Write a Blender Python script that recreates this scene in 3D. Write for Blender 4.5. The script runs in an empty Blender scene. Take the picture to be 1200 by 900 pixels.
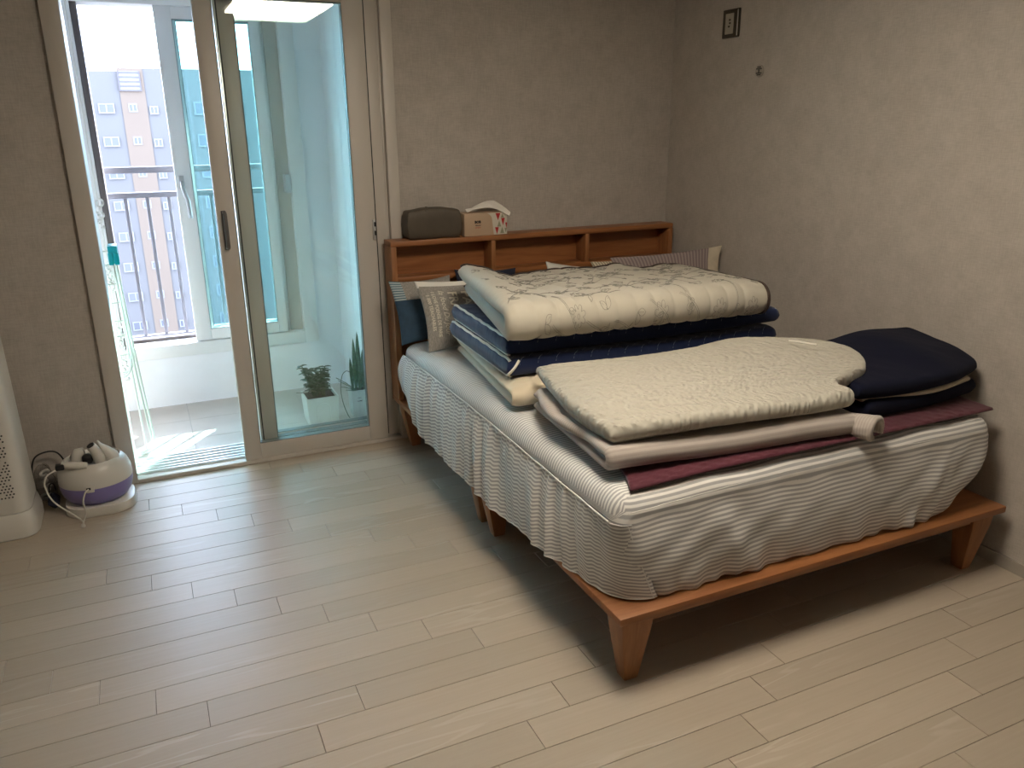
import bpy, bmesh, math, random
import numpy as np
from mathutils import Vector, Matrix
random.seed(4)
rng = np.random.default_rng(7)
PI = math.pi
scene = bpy.context.scene
COL = scene.collection

# ------------------------------------------------------------------ camera
cam_d = bpy.data.cameras.new('camera')
cam = bpy.data.objects.new('camera', cam_d)
COL.objects.link(cam)
cam_d.sensor_width = 36.0
cam_d.lens = 935.4 / 1200 * 36
cam_d.clip_start = 0.02
cam_d.clip_end = 600
YAW, PITCH, ROLL = -0.4267, 0.3113, -0.010
cam.location = (0, 0, 1.5)
_m = Matrix.Rotation(YAW, 4, 'Z') @ Matrix.Rotation(PI / 2 - PITCH, 4, 'X') @ Matrix.Rotation(ROLL, 4, 'Z')
cam.rotation_euler = _m.to_euler()
scene.camera = cam
scene.view_settings.view_transform = 'Standard'
scene.view_settings.look = 'None'
scene.view_settings.gamma = 1.0
scene.view_settings.use_curve_mapping = False
scene.view_settings.exposure = 0.80
try:
    scene.cycles.max_bounces = 14
    scene.cycles.transparent_max_bounces = 24
    scene.cycles.diffuse_bounces = 6
    scene.cycles.sample_clamp_indirect = 6
except Exception:
    pass

# ------------------------------------------------------------------ sky, sun
SKY, SUN, LED = 10.0, 27.0, 18.0
world = bpy.data.worlds.new('sky')
scene.world = world
world.use_nodes = True
wn = world.node_tree
bg = wn.nodes['Background']
bg.inputs[0].default_value = (0.68, 0.81, 1.08, 1)
bg.inputs[1].default_value = SKY
sd = bpy.data.lights.new('sun', 'SUN')
sd.energy = SUN
sd.angle = math.radians(0.53)
sd.color = (1.0, 0.96, 0.90)
so = bpy.data.objects.new('sun', sd)
COL.objects.link(so)
el = math.radians(34)
sdir = Vector((0.600 * math.cos(el), 0.800 * math.cos(el), math.sin(el)))
so.rotation_euler = sdir.to_track_quat('Z', 'Y').to_euler()
so.location = (3, 9, 8)

# ------------------------------------------------------------------ materials
def srgb(r, g, b):
    f = lambda c: (c / 255 / 12.92) if c / 255 <= 0.04045 else ((c / 255 + 0.055) / 1.055) ** 2.4
    return (f(r), f(g), f(b), 1)

class NT:
    def __init__(s, name):
        s.m = bpy.data.materials.new(name)
        s.m.use_nodes = True
        s.t = s.m.node_tree
        s.b = s.t.nodes['Principled BSDF']
        s.out = s.t.nodes['Material Output']
    def n(s, typ, **kw):
        x = s.t.nodes.new(typ)
        for k, v in kw.items():
            if k.startswith('_'):
                setattr(x, k[1:], v)
            else:
                k2 = int(k[1:]) if k[0] == 'i' and k[1:].isdigit() else k
                x.inputs[k2].default_value = v
        return x
    def l(s, a, b):
        s.t.links.new(a, b)

def mat(name, col, rough=0.6, var=0.0, vscale=8, bump=0.0, bscale=60, metal=0.0, spec=0.5, coat=0.0, stretch=(1, 1, 1), sheen=0.0, col2=None, detail=4, bdist=0.002):
    q = NT(name)
    q.b.inputs['Base Color'].default_value = col
    q.b.inputs['Roughness'].default_value = rough
    q.b.inputs['Metallic'].default_value = metal
    q.b.inputs['Specular IOR Level'].default_value = spec
    q.b.inputs['Coat Weight'].default_value = coat
    q.b.inputs['Sheen Weight'].default_value = sheen
    tc = q.n('ShaderNodeTexCoord')
    mp = q.n('ShaderNodeMapping')
    mp.inputs['Scale'].default_value = stretch
    q.l(tc.outputs['Object'], mp.inputs[0])
    if var > 0:
        nz = q.n('ShaderNodeTexNoise', Scale=vscale, Detail=detail)
        q.l(mp.outputs[0], nz.inputs[0])
        mx = q.n('ShaderNodeMix', _data_type='RGBA')
        c2 = col2 or tuple(c * (1 - var) for c in col[:3]) + (1,)
        mx.inputs[6].default_value = c2
        mx.inputs[7].default_value = tuple(min(1, c * (1 + var)) for c in col[:3]) + (1,) if not col2 else col
        rp = q.n('ShaderNodeMapRange')
        rp.inputs[1].default_value = 0.3
        rp.inputs[2].default_value = 0.7
        q.l(nz.outputs[0], rp.inputs[0])
        q.l(rp.outputs[0], mx.inputs[0])
        q.l(mx.outputs[2], q.b.inputs['Base Color'])
    if bump > 0:
        nb = q.n('ShaderNodeTexNoise', Scale=bscale, Detail=3)
        q.l(mp.outputs[0], nb.inputs[0])
        bp = q.n('ShaderNodeBump', Strength=bump, Distance=bdist)
        q.l(nb.outputs[0], bp.inputs['Height'])
        q.l(bp.outputs[0], q.b.inputs['Normal'])
    return q.m

def wood(name, c1, c2, axis='X', rough=0.42, scale=1.0, bump=0.15):
    q = NT(name)
    tc = q.n('ShaderNodeTexCoord')
    mp = q.n('ShaderNodeMapping')
    s = {'X': (1.2, 14, 14), 'Y': (14, 1.2, 14), 'Z': (14, 14, 1.2)}[axis]
    mp.inputs['Scale'].default_value = tuple(v * scale for v in s)
    q.l(tc.outputs['Object'], mp.inputs[0])
    n1 = q.n('ShaderNodeTexNoise', Scale=1.6, Detail=6, Distortion=0.9)
    q.l(mp.outputs[0], n1.inputs[0])
    n2 = q.n('ShaderNodeTexNoise', Scale=9, Detail=2)
    q.l(mp.outputs[0], n2.inputs[0])
    ad = q.n('ShaderNodeMath', _operation='MULTIPLY_ADD')
    q.l(n2.outputs[0], ad.inputs[0])
    ad.inputs[1].default_value = 0.35
    q.l(n1.outputs[0], ad.inputs[2])
    rp = q.n('ShaderNodeMapRange')
    rp.inputs[1].default_value = 0.45
    rp.inputs[2].default_value = 0.9
    q.l(ad.outputs[0], rp.inputs[0])
    mx = q.n('ShaderNodeMix', _data_type='RGBA')
    mx.inputs[6].default_value = c1
    mx.inputs[7].default_value = c2
    q.l(rp.outputs[0], mx.inputs[0])
    q.l(mx.outputs[2], q.b.inputs['Base Color'])
    q.b.inputs['Roughness'].default_value = rough
    bp = q.n('ShaderNodeBump', Strength=bump, Distance=0.001)
    q.l(ad.outputs[0], bp.inputs['Height'])
    q.l(bp.outputs[0], q.b.inputs['Normal'])
    return q.m

def glass(name, tint, gloss=1.0, rough=0.0):
    q = NT(name)
    q.t.nodes.remove(q.b)
    tr = q.n('ShaderNodeBsdfTransparent')
    tr.inputs[0].default_value = tint
    gl = q.n('ShaderNodeBsdfGlossy')
    gl.inputs['Roughness'].default_value = rough
    fr = q.n('ShaderNodeFresnel', IOR=1.5)
    geo = q.n('ShaderNodeNewGeometry')
    io = q.n('ShaderNodeMapRange')
    io.inputs[3].default_value = 1.5; io.inputs[4].default_value = 1 / 1.5
    q.l(geo.outputs['Backfacing'], io.inputs[0]); q.l(io.outputs[0], fr.inputs['IOR'])
    mu = q.n('ShaderNodeMath', _operation='MULTIPLY')
    mu.inputs[1].default_value = gloss
    q.l(fr.outputs[0], mu.inputs[0])
    mx = q.n('ShaderNodeMixShader')
    q.l(mu.outputs[0], mx.inputs[0])
    q.l(tr.outputs[0], mx.inputs[1])
    q.l(gl.outputs[0], mx.inputs[2])
    q.l(mx.outputs[0], q.out.inputs[0])
    return q.m

def emis(name, col, st):
    q = NT(name)
    q.b.inputs['Base Color'].default_value = (0.8, 0.8, 0.8, 1)
    q.b.inputs['Emission Color'].default_value = col
    q.b.inputs['Emission Strength'].default_value = st
    return q.m

def floor_mat():
    q = NT('laminate')
    tc = q.n('ShaderNodeTexCoord')
    oi = q.n('ShaderNodeObjectInfo')
    mp = q.n('ShaderNodeMapping')
    mp.inputs['Scale'].default_value = (1.6, 13, 1)
    off = q.n('ShaderNodeVectorMath', _operation='SCALE')
    cmb = q.n('ShaderNodeCombineXYZ')
    q.l(oi.outputs['Random'], cmb.inputs[0]); q.l(oi.outputs['Random'], cmb.inputs[1]); q.l(oi.outputs['Random'], cmb.inputs[2])
    q.l(cmb.outputs[0], off.inputs[0]); off.inputs['Scale'].default_value = 37
    ad = q.n('ShaderNodeVectorMath', _operation='ADD')
    q.l(tc.outputs['Object'], ad.inputs[0]); q.l(off.outputs[0], ad.inputs[1])
    q.l(ad.outputs[0], mp.inputs[0])
    # contour-like cathedral grain from a distorted noise
    n1 = q.n('ShaderNodeTexNoise', Scale=1.3, Detail=2, Distortion=0.4)
    q.l(mp.outputs[0], n1.inputs[0])
    mu = q.n('ShaderNodeMath', _operation='MULTIPLY'); mu.inputs[1].default_value = 26
    q.l(n1.outputs[0], mu.inputs[0])
    sn = q.n('ShaderNodeMath', _operation='SINE')
    q.l(mu.outputs[0], sn.inputs[0])
    r1 = q.n('ShaderNodeMapRange'); r1.inputs[1].default_value = 0.55; r1.inputs[2].default_value = 1.0
    q.l(sn.outputs[0], r1.inputs[0])
    mk = q.n('ShaderNodeTexNoise', Scale=0.5, Detail=1)
    q.l(mp.outputs[0], mk.inputs[0])
    r2 = q.n('ShaderNodeMapRange'); r2.inputs[1].default_value = 0.5; r2.inputs[2].default_value = 0.72
    q.l(mk.outputs[0], r2.inputs[0])
    gm = q.n('ShaderNodeMath', _operation='MULTIPLY')
    q.l(r1.outputs[0], gm.inputs[0]); q.l(r2.outputs[0], gm.inputs[1])
    mp2 = q.n('ShaderNodeMapping'); mp2.inputs['Scale'].default_value = (4, 120, 1)
    q.l(ad.outputs[0], mp2.inputs[0])
    n3 = q.n('ShaderNodeTexNoise', Scale=1.0, Detail=3)
    q.l(mp2.outputs[0], n3.inputs[0])
    mx = q.n('ShaderNodeMix', _data_type='RGBA')
    mx.inputs[6].default_value = (0.405, 0.345, 0.277, 1)
    mx.inputs[7].default_value = (0.460, 0.400, 0.328, 1)
    q.l(n3.outputs[0], mx.inputs[0])
    mx2 = q.n('ShaderNodeMix', _data_type='RGBA')
    mx2.inputs[7].default_value = (0.50, 0.45, 0.385, 1)
    q.l(gm.outputs[0], mx2.inputs[0]); q.l(mx.outputs[2], mx2.inputs[6])
    hs = q.n('ShaderNodeHueSaturation')
    rv = q.n('ShaderNodeMapRange'); rv.inputs[3].default_value = 0.93; rv.inputs[4].default_value = 1.06
    q.l(oi.outputs['Random'], rv.inputs[0]); q.l(rv.outputs[0], hs.inputs['Value'])
    q.l(mx2.outputs[2], hs.inputs['Color'])
    q.l(hs.outputs[0], q.b.inputs['Base Color'])
    q.b.inputs['Roughness'].default_value = 0.42
    q.b.inputs['Specular IOR Level'].default_value = 0.5
    bp = q.n('ShaderNodeBump', Strength=0.12, Distance=0.0006)
    q.l(n3.outputs[0], bp.inputs['Height'])
    q.l(bp.outputs[0], q.b.inputs['Normal'])
    return q.m

def wallpaper():
    q = NT('wallpaper')
    tc = q.n('ShaderNodeTexCoord')
    a = q.n('ShaderNodeTexNoise', Scale=1.0, Detail=3)
    mp = q.n('ShaderNodeMapping'); mp.inputs['Scale'].default_value = (30, 30, 260)
    q.l(tc.outputs['Object'], mp.inputs[0]); q.l(mp.outputs[0], a.inputs[0])
    b = q.n('ShaderNodeTexNoise', Scale=1.0, Detail=3)
    mp2 = q.n('ShaderNodeMapping'); mp2.inputs['Scale'].default_value = (260, 260, 30)
    q.l(tc.outputs['Object'], mp2.inputs[0]); q.l(mp2.outputs[0], b.inputs[0])
    c = q.n('ShaderNodeTexNoise', Scale=14.0, Detail=4)
    q.l(tc.outputs['Object'], c.inputs[0])
    s1 = q.n('ShaderNodeMath', _operation='ADD'); q.l(a.outputs[0], s1.inputs[0]); q.l(b.outputs[0], s1.inputs[1])
    s2 = q.n('ShaderNodeMath', _operation='MULTIPLY_ADD'); q.l(c.outputs[0], s2.inputs[0]); s2.inputs[1].default_value = 1.0; q.l(s1.outputs[0], s2.inputs[2])
    r = q.n('ShaderNodeMapRange'); r.inputs[1].default_value = 1.1; r.inputs[2].default_value = 1.9
    q.l(s2.outputs[0], r.inputs[0])
    mx = q.n('ShaderNodeMix', _data_type='RGBA')
    mx.inputs[6].default_value = (0.395, 0.358, 0.322, 1)
    mx.inputs[7].default_value = (0.505, 0.465, 0.425, 1)
    q.l(r.outputs[0], mx.inputs[0]); q.l(mx.outputs[2], q.b.inputs['Base Color'])
    q.b.inputs['Roughness'].default_value = 0.75
    bp = q.n('ShaderNodeBump', Strength=0.25, Distance=0.0008)
    q.l(s1.outputs[0], bp.inputs['Height']); q.l(bp.outputs[0], q.b.inputs['Normal'])
    return q.m

def stripes(name, c1, c2, period, axis=1, duty=0.5, rough=0.85, soft=0.18, bump=0.1, warp=0.0):
    """stripes across the woven cloth, laid along its UV map (metres)"""
    q = NT(name)
    uv = q.n('ShaderNodeUVMap')
    sp = q.n('ShaderNodeSeparateXYZ')
    q.l(uv.outputs[0], sp.inputs[0])
    src = sp.outputs[axis]
    if warp:
        nz = q.n('ShaderNodeTexNoise', Scale=9.0, Detail=1)
        q.l(uv.outputs[0], nz.inputs[0])
        ma = q.n('ShaderNodeMath', _operation='MULTIPLY_ADD'); ma.inputs[1].default_value = warp
        q.l(nz.outputs[0], ma.inputs[0]); q.l(src, ma.inputs[2]); src = ma.outputs[0]
    d = q.n('ShaderNodeMath', _operation='MULTIPLY'); d.inputs[1].default_value = 2 * PI / period
    q.l(src, d.inputs[0])
    s = q.n('ShaderNodeMath', _operation='SINE'); q.l(d.outputs[0], s.inputs[0])
    r = q.n('ShaderNodeMapRange')
    c0 = math.cos(PI * duty)
    r.inputs[1].default_value = c0 - soft * 2; r.inputs[2].default_value = c0 + soft * 2
    q.l(s.outputs[0], r.inputs[0])
    mx = q.n('ShaderNodeMix', _data_type='RGBA')
    mx.inputs[6].default_value = c1; mx.inputs[7].default_value = c2
    q.l(r.outputs[0], mx.inputs[0])
    q.l(mx.outputs[2], q.b.inputs['Base Color'])
    q.b.inputs['Roughness'].default_value = rough
    q.b.inputs['Sheen Weight'].default_value = 0.15
    nb = q.n('ShaderNodeTexNoise', Scale=70.0, Detail=3)
    q.l(uv.outputs[0], nb.inputs[0])
    bp = q.n('ShaderNodeBump', Strength=bump, Distance=0.003)
    q.l(nb.outputs[0], bp.inputs['Height']); q.l(bp.outputs[0], q.b.inputs['Normal'])
    return q.m

def quilt_mat(name, col, scale=90, strength=0.6, dist=0.004, rough=0.85, kind='voronoi', sheen=0.2):
    q = NT(name)
    uv = q.n('ShaderNodeUVMap')
    q.b.inputs['Base Color'].default_value = col
    q.b.inputs['Roughness'].default_value = rough
    q.b.inputs['Sheen Weight'].default_value = sheen
    q.b.inputs['Specular IOR Level'].default_value = 0.25
    if kind == 'voronoi':
        v = q.n('ShaderNodeTexVoronoi', Scale=scale)
        v.feature = 'SMOOTH_F1'
        h = v.outputs['Distance']
    else:
        v = q.n('ShaderNodeTexNoise', Scale=scale, Detail=3)
        h = v.outputs[0]
    q.l(uv.outputs[0], v.inputs[0])
    bp = q.n('ShaderNodeBump', Strength=strength, Distance=dist)
    bp.invert = True
    q.l(h, bp.inputs['Height']); q.l(bp.outputs[0], q.b.inputs['Normal'])
    return q.m

M = dict(
    floor=floor_mat(), wall=wallpaper(),
    ceil=mat('ceiling_paper', (0.74, 0.72, 0.68, 1), 0.8, var=0.03, bump=0.1),
    pvc=mat('window_profile', (0.76, 0.75, 0.74, 1), 0.38, var=0.02, vscale=3),
    pvc_room=mat('door_profile', (0.55, 0.51, 0.465, 1), 0.42, var=0.03, vscale=3),
    skirt=mat('baseboard_film', (0.36, 0.33, 0.29, 1), 0.5, var=0.05),
    gasket=mat('rubber_gasket', (0.02, 0.022, 0.022, 1), 0.6, var=0.2),
    gasket_l=mat('grey_gasket', (0.16, 0.19, 0.185, 1), 0.5, var=0.1),
    alu=mat('aluminium', (0.75, 0.76, 0.76, 1), 0.3, metal=0.8, var=0.05),
    dark_jamb=mat('dark_track_shaded_jamb', (0.10, 0.085, 0.085, 1), 0.45, var=0.1),  # black track, and the outer jamb with its shadow put into the colour
    white_wall=mat('balcony_paint', (0.85, 0.85, 0.88, 1), 0.8, var=0.02, bump=0.3, bscale=180, bdist=0.001),
    tile=mat('balcony_tile', (0.52, 0.47, 0.42, 1), 0.35, var=0.06, vscale=5),
    grout=mat('tile_grout', (0.40, 0.38, 0.36, 1), 0.9, var=0.1),
    rail=mat('railing_paint', (0.13, 0.13, 0.15, 1), 0.5, var=0.05),
    glass_door=glass('door_glass_green', (0.968, 1.0, 0.992, 1)),
    glass_win=glass('window_glass_green', (0.82, 0.945, 0.94, 1)),
    wood_x=wood('pine_x', (0.23, 0.083, 0.027, 1), (0.37, 0.153, 0.055, 1), 'X'),
    wood_y=wood('pine_y', (0.23, 0.083, 0.027, 1), (0.37, 0.153, 0.055, 1), 'Y'),
    wood_z=wood('pine_z', (0.24, 0.09, 0.031, 1), (0.39, 0.172, 0.066, 1), 'Z'),
    sheet=stripes('striped_sheet', (0.76, 0.75, 0.73, 1), (0.385, 0.39, 0.40, 1), 0.0135, duty=0.5, bump=0.12),
    seam=mat('seam_cord', (0.74, 0.74, 0.72, 1), 0.8, var=0.05),
    cream=quilt_mat('cream_quilt', (0.50, 0.47, 0.40, 1), 60, 0.35, 0.004),
    cream2=quilt_mat('cream_topper', (0.64, 0.56, 0.43, 1), 40, 0.3, 0.005),
    trim=mat('brown_binding', (0.035, 0.018, 0.012, 1), 0.7, var=0.2, sheen=0.2),
    thread=mat('grey_thread', (0.25, 0.24, 0.215, 1), 0.8, var=0.1),
    navy=quilt_mat('navy_mattress', (0.008, 0.020, 0.078, 1), 50, 0.35, 0.004, 0.7),
    navy_dark=quilt_mat('navy_fleece', (0.0035, 0.005, 0.018, 1), 160, 0.3, 0.002, 1.0, 'noise', 0.02),
    navy_thread=mat('blue_thread', (0.22, 0.26, 0.36, 1), 0.7, var=0.1),
    piping=mat('white_piping', (0.74, 0.72, 0.66, 1), 0.7, var=0.05),
    seer=quilt_mat('white_seersucker', (0.445, 0.425, 0.37, 1), 62, 1.0, 0.009, 0.85),
    greige=stripes('greige_blanket', (0.43, 0.385, 0.355, 1), (0.365, 0.323, 0.300, 1), 0.0090, duty=0.5, bump=0.2),
    burg=quilt_mat('burgundy_pad', (0.085, 0.016, 0.030, 1), 45, 0.5, 0.004, 0.6),
    grey_linen=mat('grey_linen', (0.30, 0.285, 0.265, 1), 0.9, var=0.25, vscale=60, stretch=(4, 4, 1), bump=0.4, bscale=220),
    petrol=mat('petrol_blue_cloth', (0.028, 0.065, 0.115, 1), 0.85, var=0.15, vscale=40, bump=0.3, bscale=200),
    light_stripe=stripes('blue_white_stripe', (0.42, 0.50, 0.53, 1), (0.07, 0.14, 0.19, 1), 0.011, axis=1, duty=0.45),
    white_cloth=mat('white_cloth', (0.72, 0.70, 0.66, 1), 0.85, var=0.04, bump=0.2, bscale=150),
    mauve=stripes('mauve_stripe', (0.20, 0.155, 0.155, 1), (0.31, 0.25, 0.245, 1), 0.016, axis=0, duty=0.5),
    cream_stripe=stripes('cream_stripe', (0.62, 0.55, 0.42, 1), (0.12, 0.09, 0.07, 1), 0.016, axis=0, duty=0.25),
    cream_cloth=mat('cream_cloth', (0.56, 0.49, 0.38, 1), 0.85, var=0.08, vscale=30, bump=0.2, bscale=150),
    print_white=mat('white_print', (0.70, 0.66, 0.56, 1), 0.8, var=0.05),
    bag=mat('taupe_leatherette', (0.085, 0.068, 0.05, 1), 0.55, var=0.12, vscale=15, bump=0.2, bscale=160),
    carton=mat('tan_carton', (0.50, 0.36, 0.25, 1), 0.6, var=0.04),
    carton_w=mat('white_carton', (0.62, 0.58, 0.50, 1), 0.6, var=0.04),
    ink=mat('black_ink', (0.03, 0.02, 0.02, 1), 0.6, var=0.1),
    red=mat('red_print', (0.45, 0.03, 0.03, 1), 0.6, var=0.05),
    sage=mat('sage_print', (0.30, 0.30, 0.20, 1), 0.6, var=0.05),
    tissue=mat('tissue_paper', (0.80, 0.77, 0.72, 1), 0.9, var=0.03, bump=0.3, bscale=40),
    wplastic=mat('white_plastic', (0.62, 0.60, 0.56, 1), 0.35, var=0.02),
    lilac=mat('lilac_plastic', (0.21, 0.18, 0.43, 1), 0.3, var=0.05),
    greybowl=mat('pale_grey_plastic', (0.42, 0.44, 0.46, 1), 0.3, var=0.05),
    black=mat('black_plastic', (0.012, 0.012, 0.014, 1), 0.4, var=0.1),
    navybag=mat('dark_navy_cloth', (0.010, 0.014, 0.035, 1), 0.8, var=0.2),
    clear=glass('clear_bag_film', (0.86, 0.86, 0.86, 1), 1.5, 0.15),
    switch_frame=mat('switch_frame', (0.075, 0.065, 0.05, 1), 0.3, metal=0.4, var=0.1),
    switch_plate=mat('switch_plate', (0.42, 0.39, 0.33, 1), 0.35, var=0.03),
    teal=mat('turquoise_plastic', (0.0, 0.42, 0.50, 1), 0.35, var=0.05),
    steel=mat('coated_steel', (0.60, 0.63, 0.58, 1), 0.3, metal=0.5, var=0.04),
    handle=mat('grey_handle', (0.16, 0.15, 0.145, 1), 0.35, metal=0.3, var=0.05),
    handle_l=mat('light_handle', (0.52, 0.53, 0.54, 1), 0.35, metal=0.2, var=0.05),
    leaf=mat('green_leaf', (0.025, 0.065, 0.018, 1), 0.4, var=0.4, vscale=25),
    leaf_snake=mat('banded_leaf', (0.06, 0.13, 0.06, 1), 0.45, var=0.5, vscale=30, stretch=(1, 1, 4)),
    soil=mat('potting_soil', (0.03, 0.022, 0.016, 1), 0.95, var=0.5, vscale=60, bump=0.8),
    pot=mat('white_ceramic', (0.74, 0.74, 0.70, 1), 0.3, var=0.02),
    bwhite=mat('facade_white', (0.065, 0.062, 0.061, 1), 0.85, var=0.03, vscale=0.3),
    btan=mat('facade_tan', (0.084, 0.062, 0.045, 1), 0.85, var=0.03, vscale=0.3),
    bglass=mat('facade_pane', (0.030, 0.032, 0.042, 1), 0.2, var=0.1, vscale=0.5),
    bframe=mat('facade_frame', (0.100, 0.100, 0.108, 1), 0.6, var=0.03),
    bdark=mat('facade_grille', (0.045, 0.038, 0.042, 1), 0.6, var=0.1),
    ground=mat('far_ground', (0.07, 0.07, 0.065, 1), 0.95, var=0.2, vscale=0.05),
    led=emis('led_diffuser', (1.0, 0.87, 0.69, 1), LED),
    lampframe=mat('lamp_frame', (0.7, 0.7, 0.68, 1), 0.4, var=0.02),
)

# ------------------------------------------------------------------ helpers
def prop(o, label=None, cat=None, group=None, kind=None):
    if label: o['label'] = label
    if cat: o['category'] = cat
    if group: o['group'] = group
    if kind: o['kind'] = kind
    return o

def thing(name, label, cat, loc, group=None):
    o = bpy.data.objects.new(name, None)
    o.empty_display_size = 0.05
    o.location = loc
    COL.objects.link(o)
    return prop(o, label, cat, group)

def wloc(o):
    v = Vector((0, 0, 0))
    while o is not None:
        v += o.location
        o = o.parent
    return v

def link(name, verts, faces, m, parent=None, smooth=False, uv=None, sharp=None, mats=None, fm=None):
    """verts in world space; origin goes to the parent's base or to the mesh's own base"""
    V = np.asarray(verts, dtype=float)
    me = bpy.data.meshes.new(name)
    lo, hi = V.min(0), V.max(0)
    org = np.array([(lo[0] + hi[0]) / 2, (lo[1] + hi[1]) / 2, lo[2]])
    me.from_pydata((V - org).tolist(), [], faces)
    if mats:
        for x in mats: me.materials.append(x)
        if fm is not None: me.polygons.foreach_set('material_index', fm)
    else:
        me.materials.append(m)
    if uv is not None:
        ul = me.uv_layers.new(name='UVMap')
        li = np.empty(len(me.loops), dtype=np.int32)
        me.loops.foreach_get('vertex_index', li)
        ul.data.foreach_set('uv', np.asarray(uv)[li].astype(np.float32).ravel())
    if smooth:
        me.polygons.foreach_set('use_smooth', [True] * len(me.polygons))
        if sharp is not None:
            try: me.set_sharp_from_angle(angle=math.radians(sharp))
            except Exception: pass
    me.update()
    o = bpy.data.objects.new(name, me)
    COL.objects.link(o)
    if parent is not None:
        o.parent = parent
        o.location = Vector(org) - wloc(parent)
    else:
        o.location = org
    return o

def bm_out(bm):
    bm.verts.ensure_lookup_table()
    vs = [tuple(v.co) for v in bm.verts]
    fs = [[v.index for v in f.verts] for f in bm.faces]
    bm.free()
    return vs, fs

def box(name, x0, x1, y0, y1, z0, z1, m, parent=None, bev=0.003, seg=2, rot=None, piv=None):
    bm = bmesh.new()
    bmesh.ops.create_cube(bm, size=1)
    for v in bm.verts:
        v.co = Vector((x0 + (v.co.x + .5) * (x1 - x0), y0 + (v.co.y + .5) * (y1 - y0), z0 + (v.co.z + .5) * (z1 - z0)))
    if bev > 0:
        b = min(bev, 0.45 * min(x1 - x0, y1 - y0, z1 - z0))
        bmesh.ops.bevel(bm, geom=list(bm.edges), offset=b, segments=seg, profile=0.5, affect='EDGES')
    if rot is not None:
        piv = Vector(piv) if piv is not None else Vector(((x0 + x1) / 2, (y0 + y1) / 2, (z0 + z1) / 2))
        for v in bm.verts: v.co = rot @ (v.co - piv) + piv
    bm.verts.index_update()
    vs, fs = bm_out(bm)
    return link(name, vs, fs, m, parent, smooth=bev > 0 and seg > 1, sharp=40)

class MB:
    def __init__(s): s.v = []; s.f = []
    def add(s, V, F):
        n = len(s.v); s.v += [tuple(p) for p in V]; s.f += [[i + n for i in f] for f in F]
    def box(s, x0, x1, y0, y1, z0, z1):
        V = [(x, y, z) for x in (x0, x1) for y in (y0, y1) for z in (z0, z1)]
        s.add(V, [[0, 1, 3, 2], [4, 6, 7, 5], [0, 4, 5, 1], [2, 3, 7, 6], [0, 2, 6, 4], [1, 5, 7, 3]])
    def build(s, name, m, parent=None, smooth=False, sharp=None):
        return link(name, s.v, s.f, m, parent, smooth, sharp=sharp)

def catmull(pts, n=8, closed=False):
    P = [np.array(p, float) for p in pts]
    if closed: P = [P[-1]] + P + [P[0], P[1]]
    else: P = [2 * P[0] - P[1]] + P + [2 * P[-1] - P[-2]]
    out = []
    for i in range(1, len(P) - 2):
        for k in range(n):
            t = k / n
            a, b, c, d = P[i - 1], P[i], P[i + 1], P[i + 2]
            out.append(0.5 * (2 * b + (c - a) * t + (2 * a - 5 * b + 4 * c - d) * t * t + (3 * b - a - 3 * c + d) * t ** 3))
    if not closed: out.append(P[-2])
    return np.array(out)

def tube_geo(pts, r, seg=8, closed=False, caps=True):
    P = np.asarray(pts, float)
    n = len(P)
    R = np.broadcast_to(np.asarray(r, float), (n,))
    T = np.gradient(P, axis=0) if not closed else np.roll(P, -1, 0) - np.roll(P, 1, 0)
    T /= np.linalg.norm(T, axis=1)[:, None] + 1e-12
    up = np.array([0, 0, 1.0]) if abs(T[0][2]) < 0.9 else np.array([1.0, 0, 0])
    a = np.cross(T[0], up); a /= np.linalg.norm(a)
    V = []; 
    for i in range(n):
        a = a - T[i] * a.dot(T[i]); a /= np.linalg.norm(a) + 1e-12
        b = np.cross(T[i], a)
        for k in range(seg):
            th = 2 * PI * k / seg
            V.append(P[i] + R[i] * (math.cos(th) * a + math.sin(th) * b))
    F = []
    for i in range(n if closed else n - 1):
        j = (i + 1) % n
        for k in range(seg):
            k2 = (k + 1) % seg
            F.append([i * seg + k, i * seg + k2, j * seg + k2, j * seg + k])
    if not closed and caps:
        F.append(list(range(seg))[::-1]); F.append([(n - 1) * seg + k for k in range(seg)])
    return V, F

def tube(name, pts, r, m, parent=None, seg=8, smooth=True, closed=False, spline=0):
    if spline: pts = catmull(pts, spline, closed)
    V, F = tube_geo(pts, r, seg, closed)
    return link(name, V, F, m, parent, smooth, sharp=60)

def lathe(name, prof, c, m, parent=None, seg=40, sx=1, sy=1, rot=0):
    V = []; F = []
    for (r, z) in prof:
        for k in range(seg):
            th = 2 * PI * k / seg + rot
            V.append((c[0] + r * sx * math.cos(th), c[1] + r * sy * math.sin(th), c[2] + z))
    for i in range(len(prof) - 1):
        for k in range(seg):
            k2 = (k + 1) % seg
            F.append([i * seg + k, i * seg + k2, (i + 1) * seg + k2, (i + 1) * seg + k])
    if prof[0][0] > 1e-4: F.append(list(range(seg))[::-1])
    if prof[-1][0] > 1e-4: F.append([(len(prof) - 1) * seg + k for k in range(seg)])
    return link(name, V, F, m, parent, True, sharp=35)

def fnoise(A, B, seed=0, f=1.0, oct=3):
    """cheap smooth 2-D noise as a sum of rotated sines"""
    r = np.random.default_rng(seed)
    s = np.zeros_like(A, dtype=float)
    amp = 1.0
    for o in range(oct):
        for k in range(4):
            th = r.uniform(0, 2 * PI); ph = r.uniform(0, 2 * PI); ff = f * 2 ** o * r.uniform(0.7, 1.3)
            s += amp * np.sin((A * math.cos(th) + B * math.sin(th)) * ff * 2 * PI + ph + 0.7 * np.sin((A + B) * ff * 2 + k))
        amp *= 0.5
    return s / 6

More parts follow.
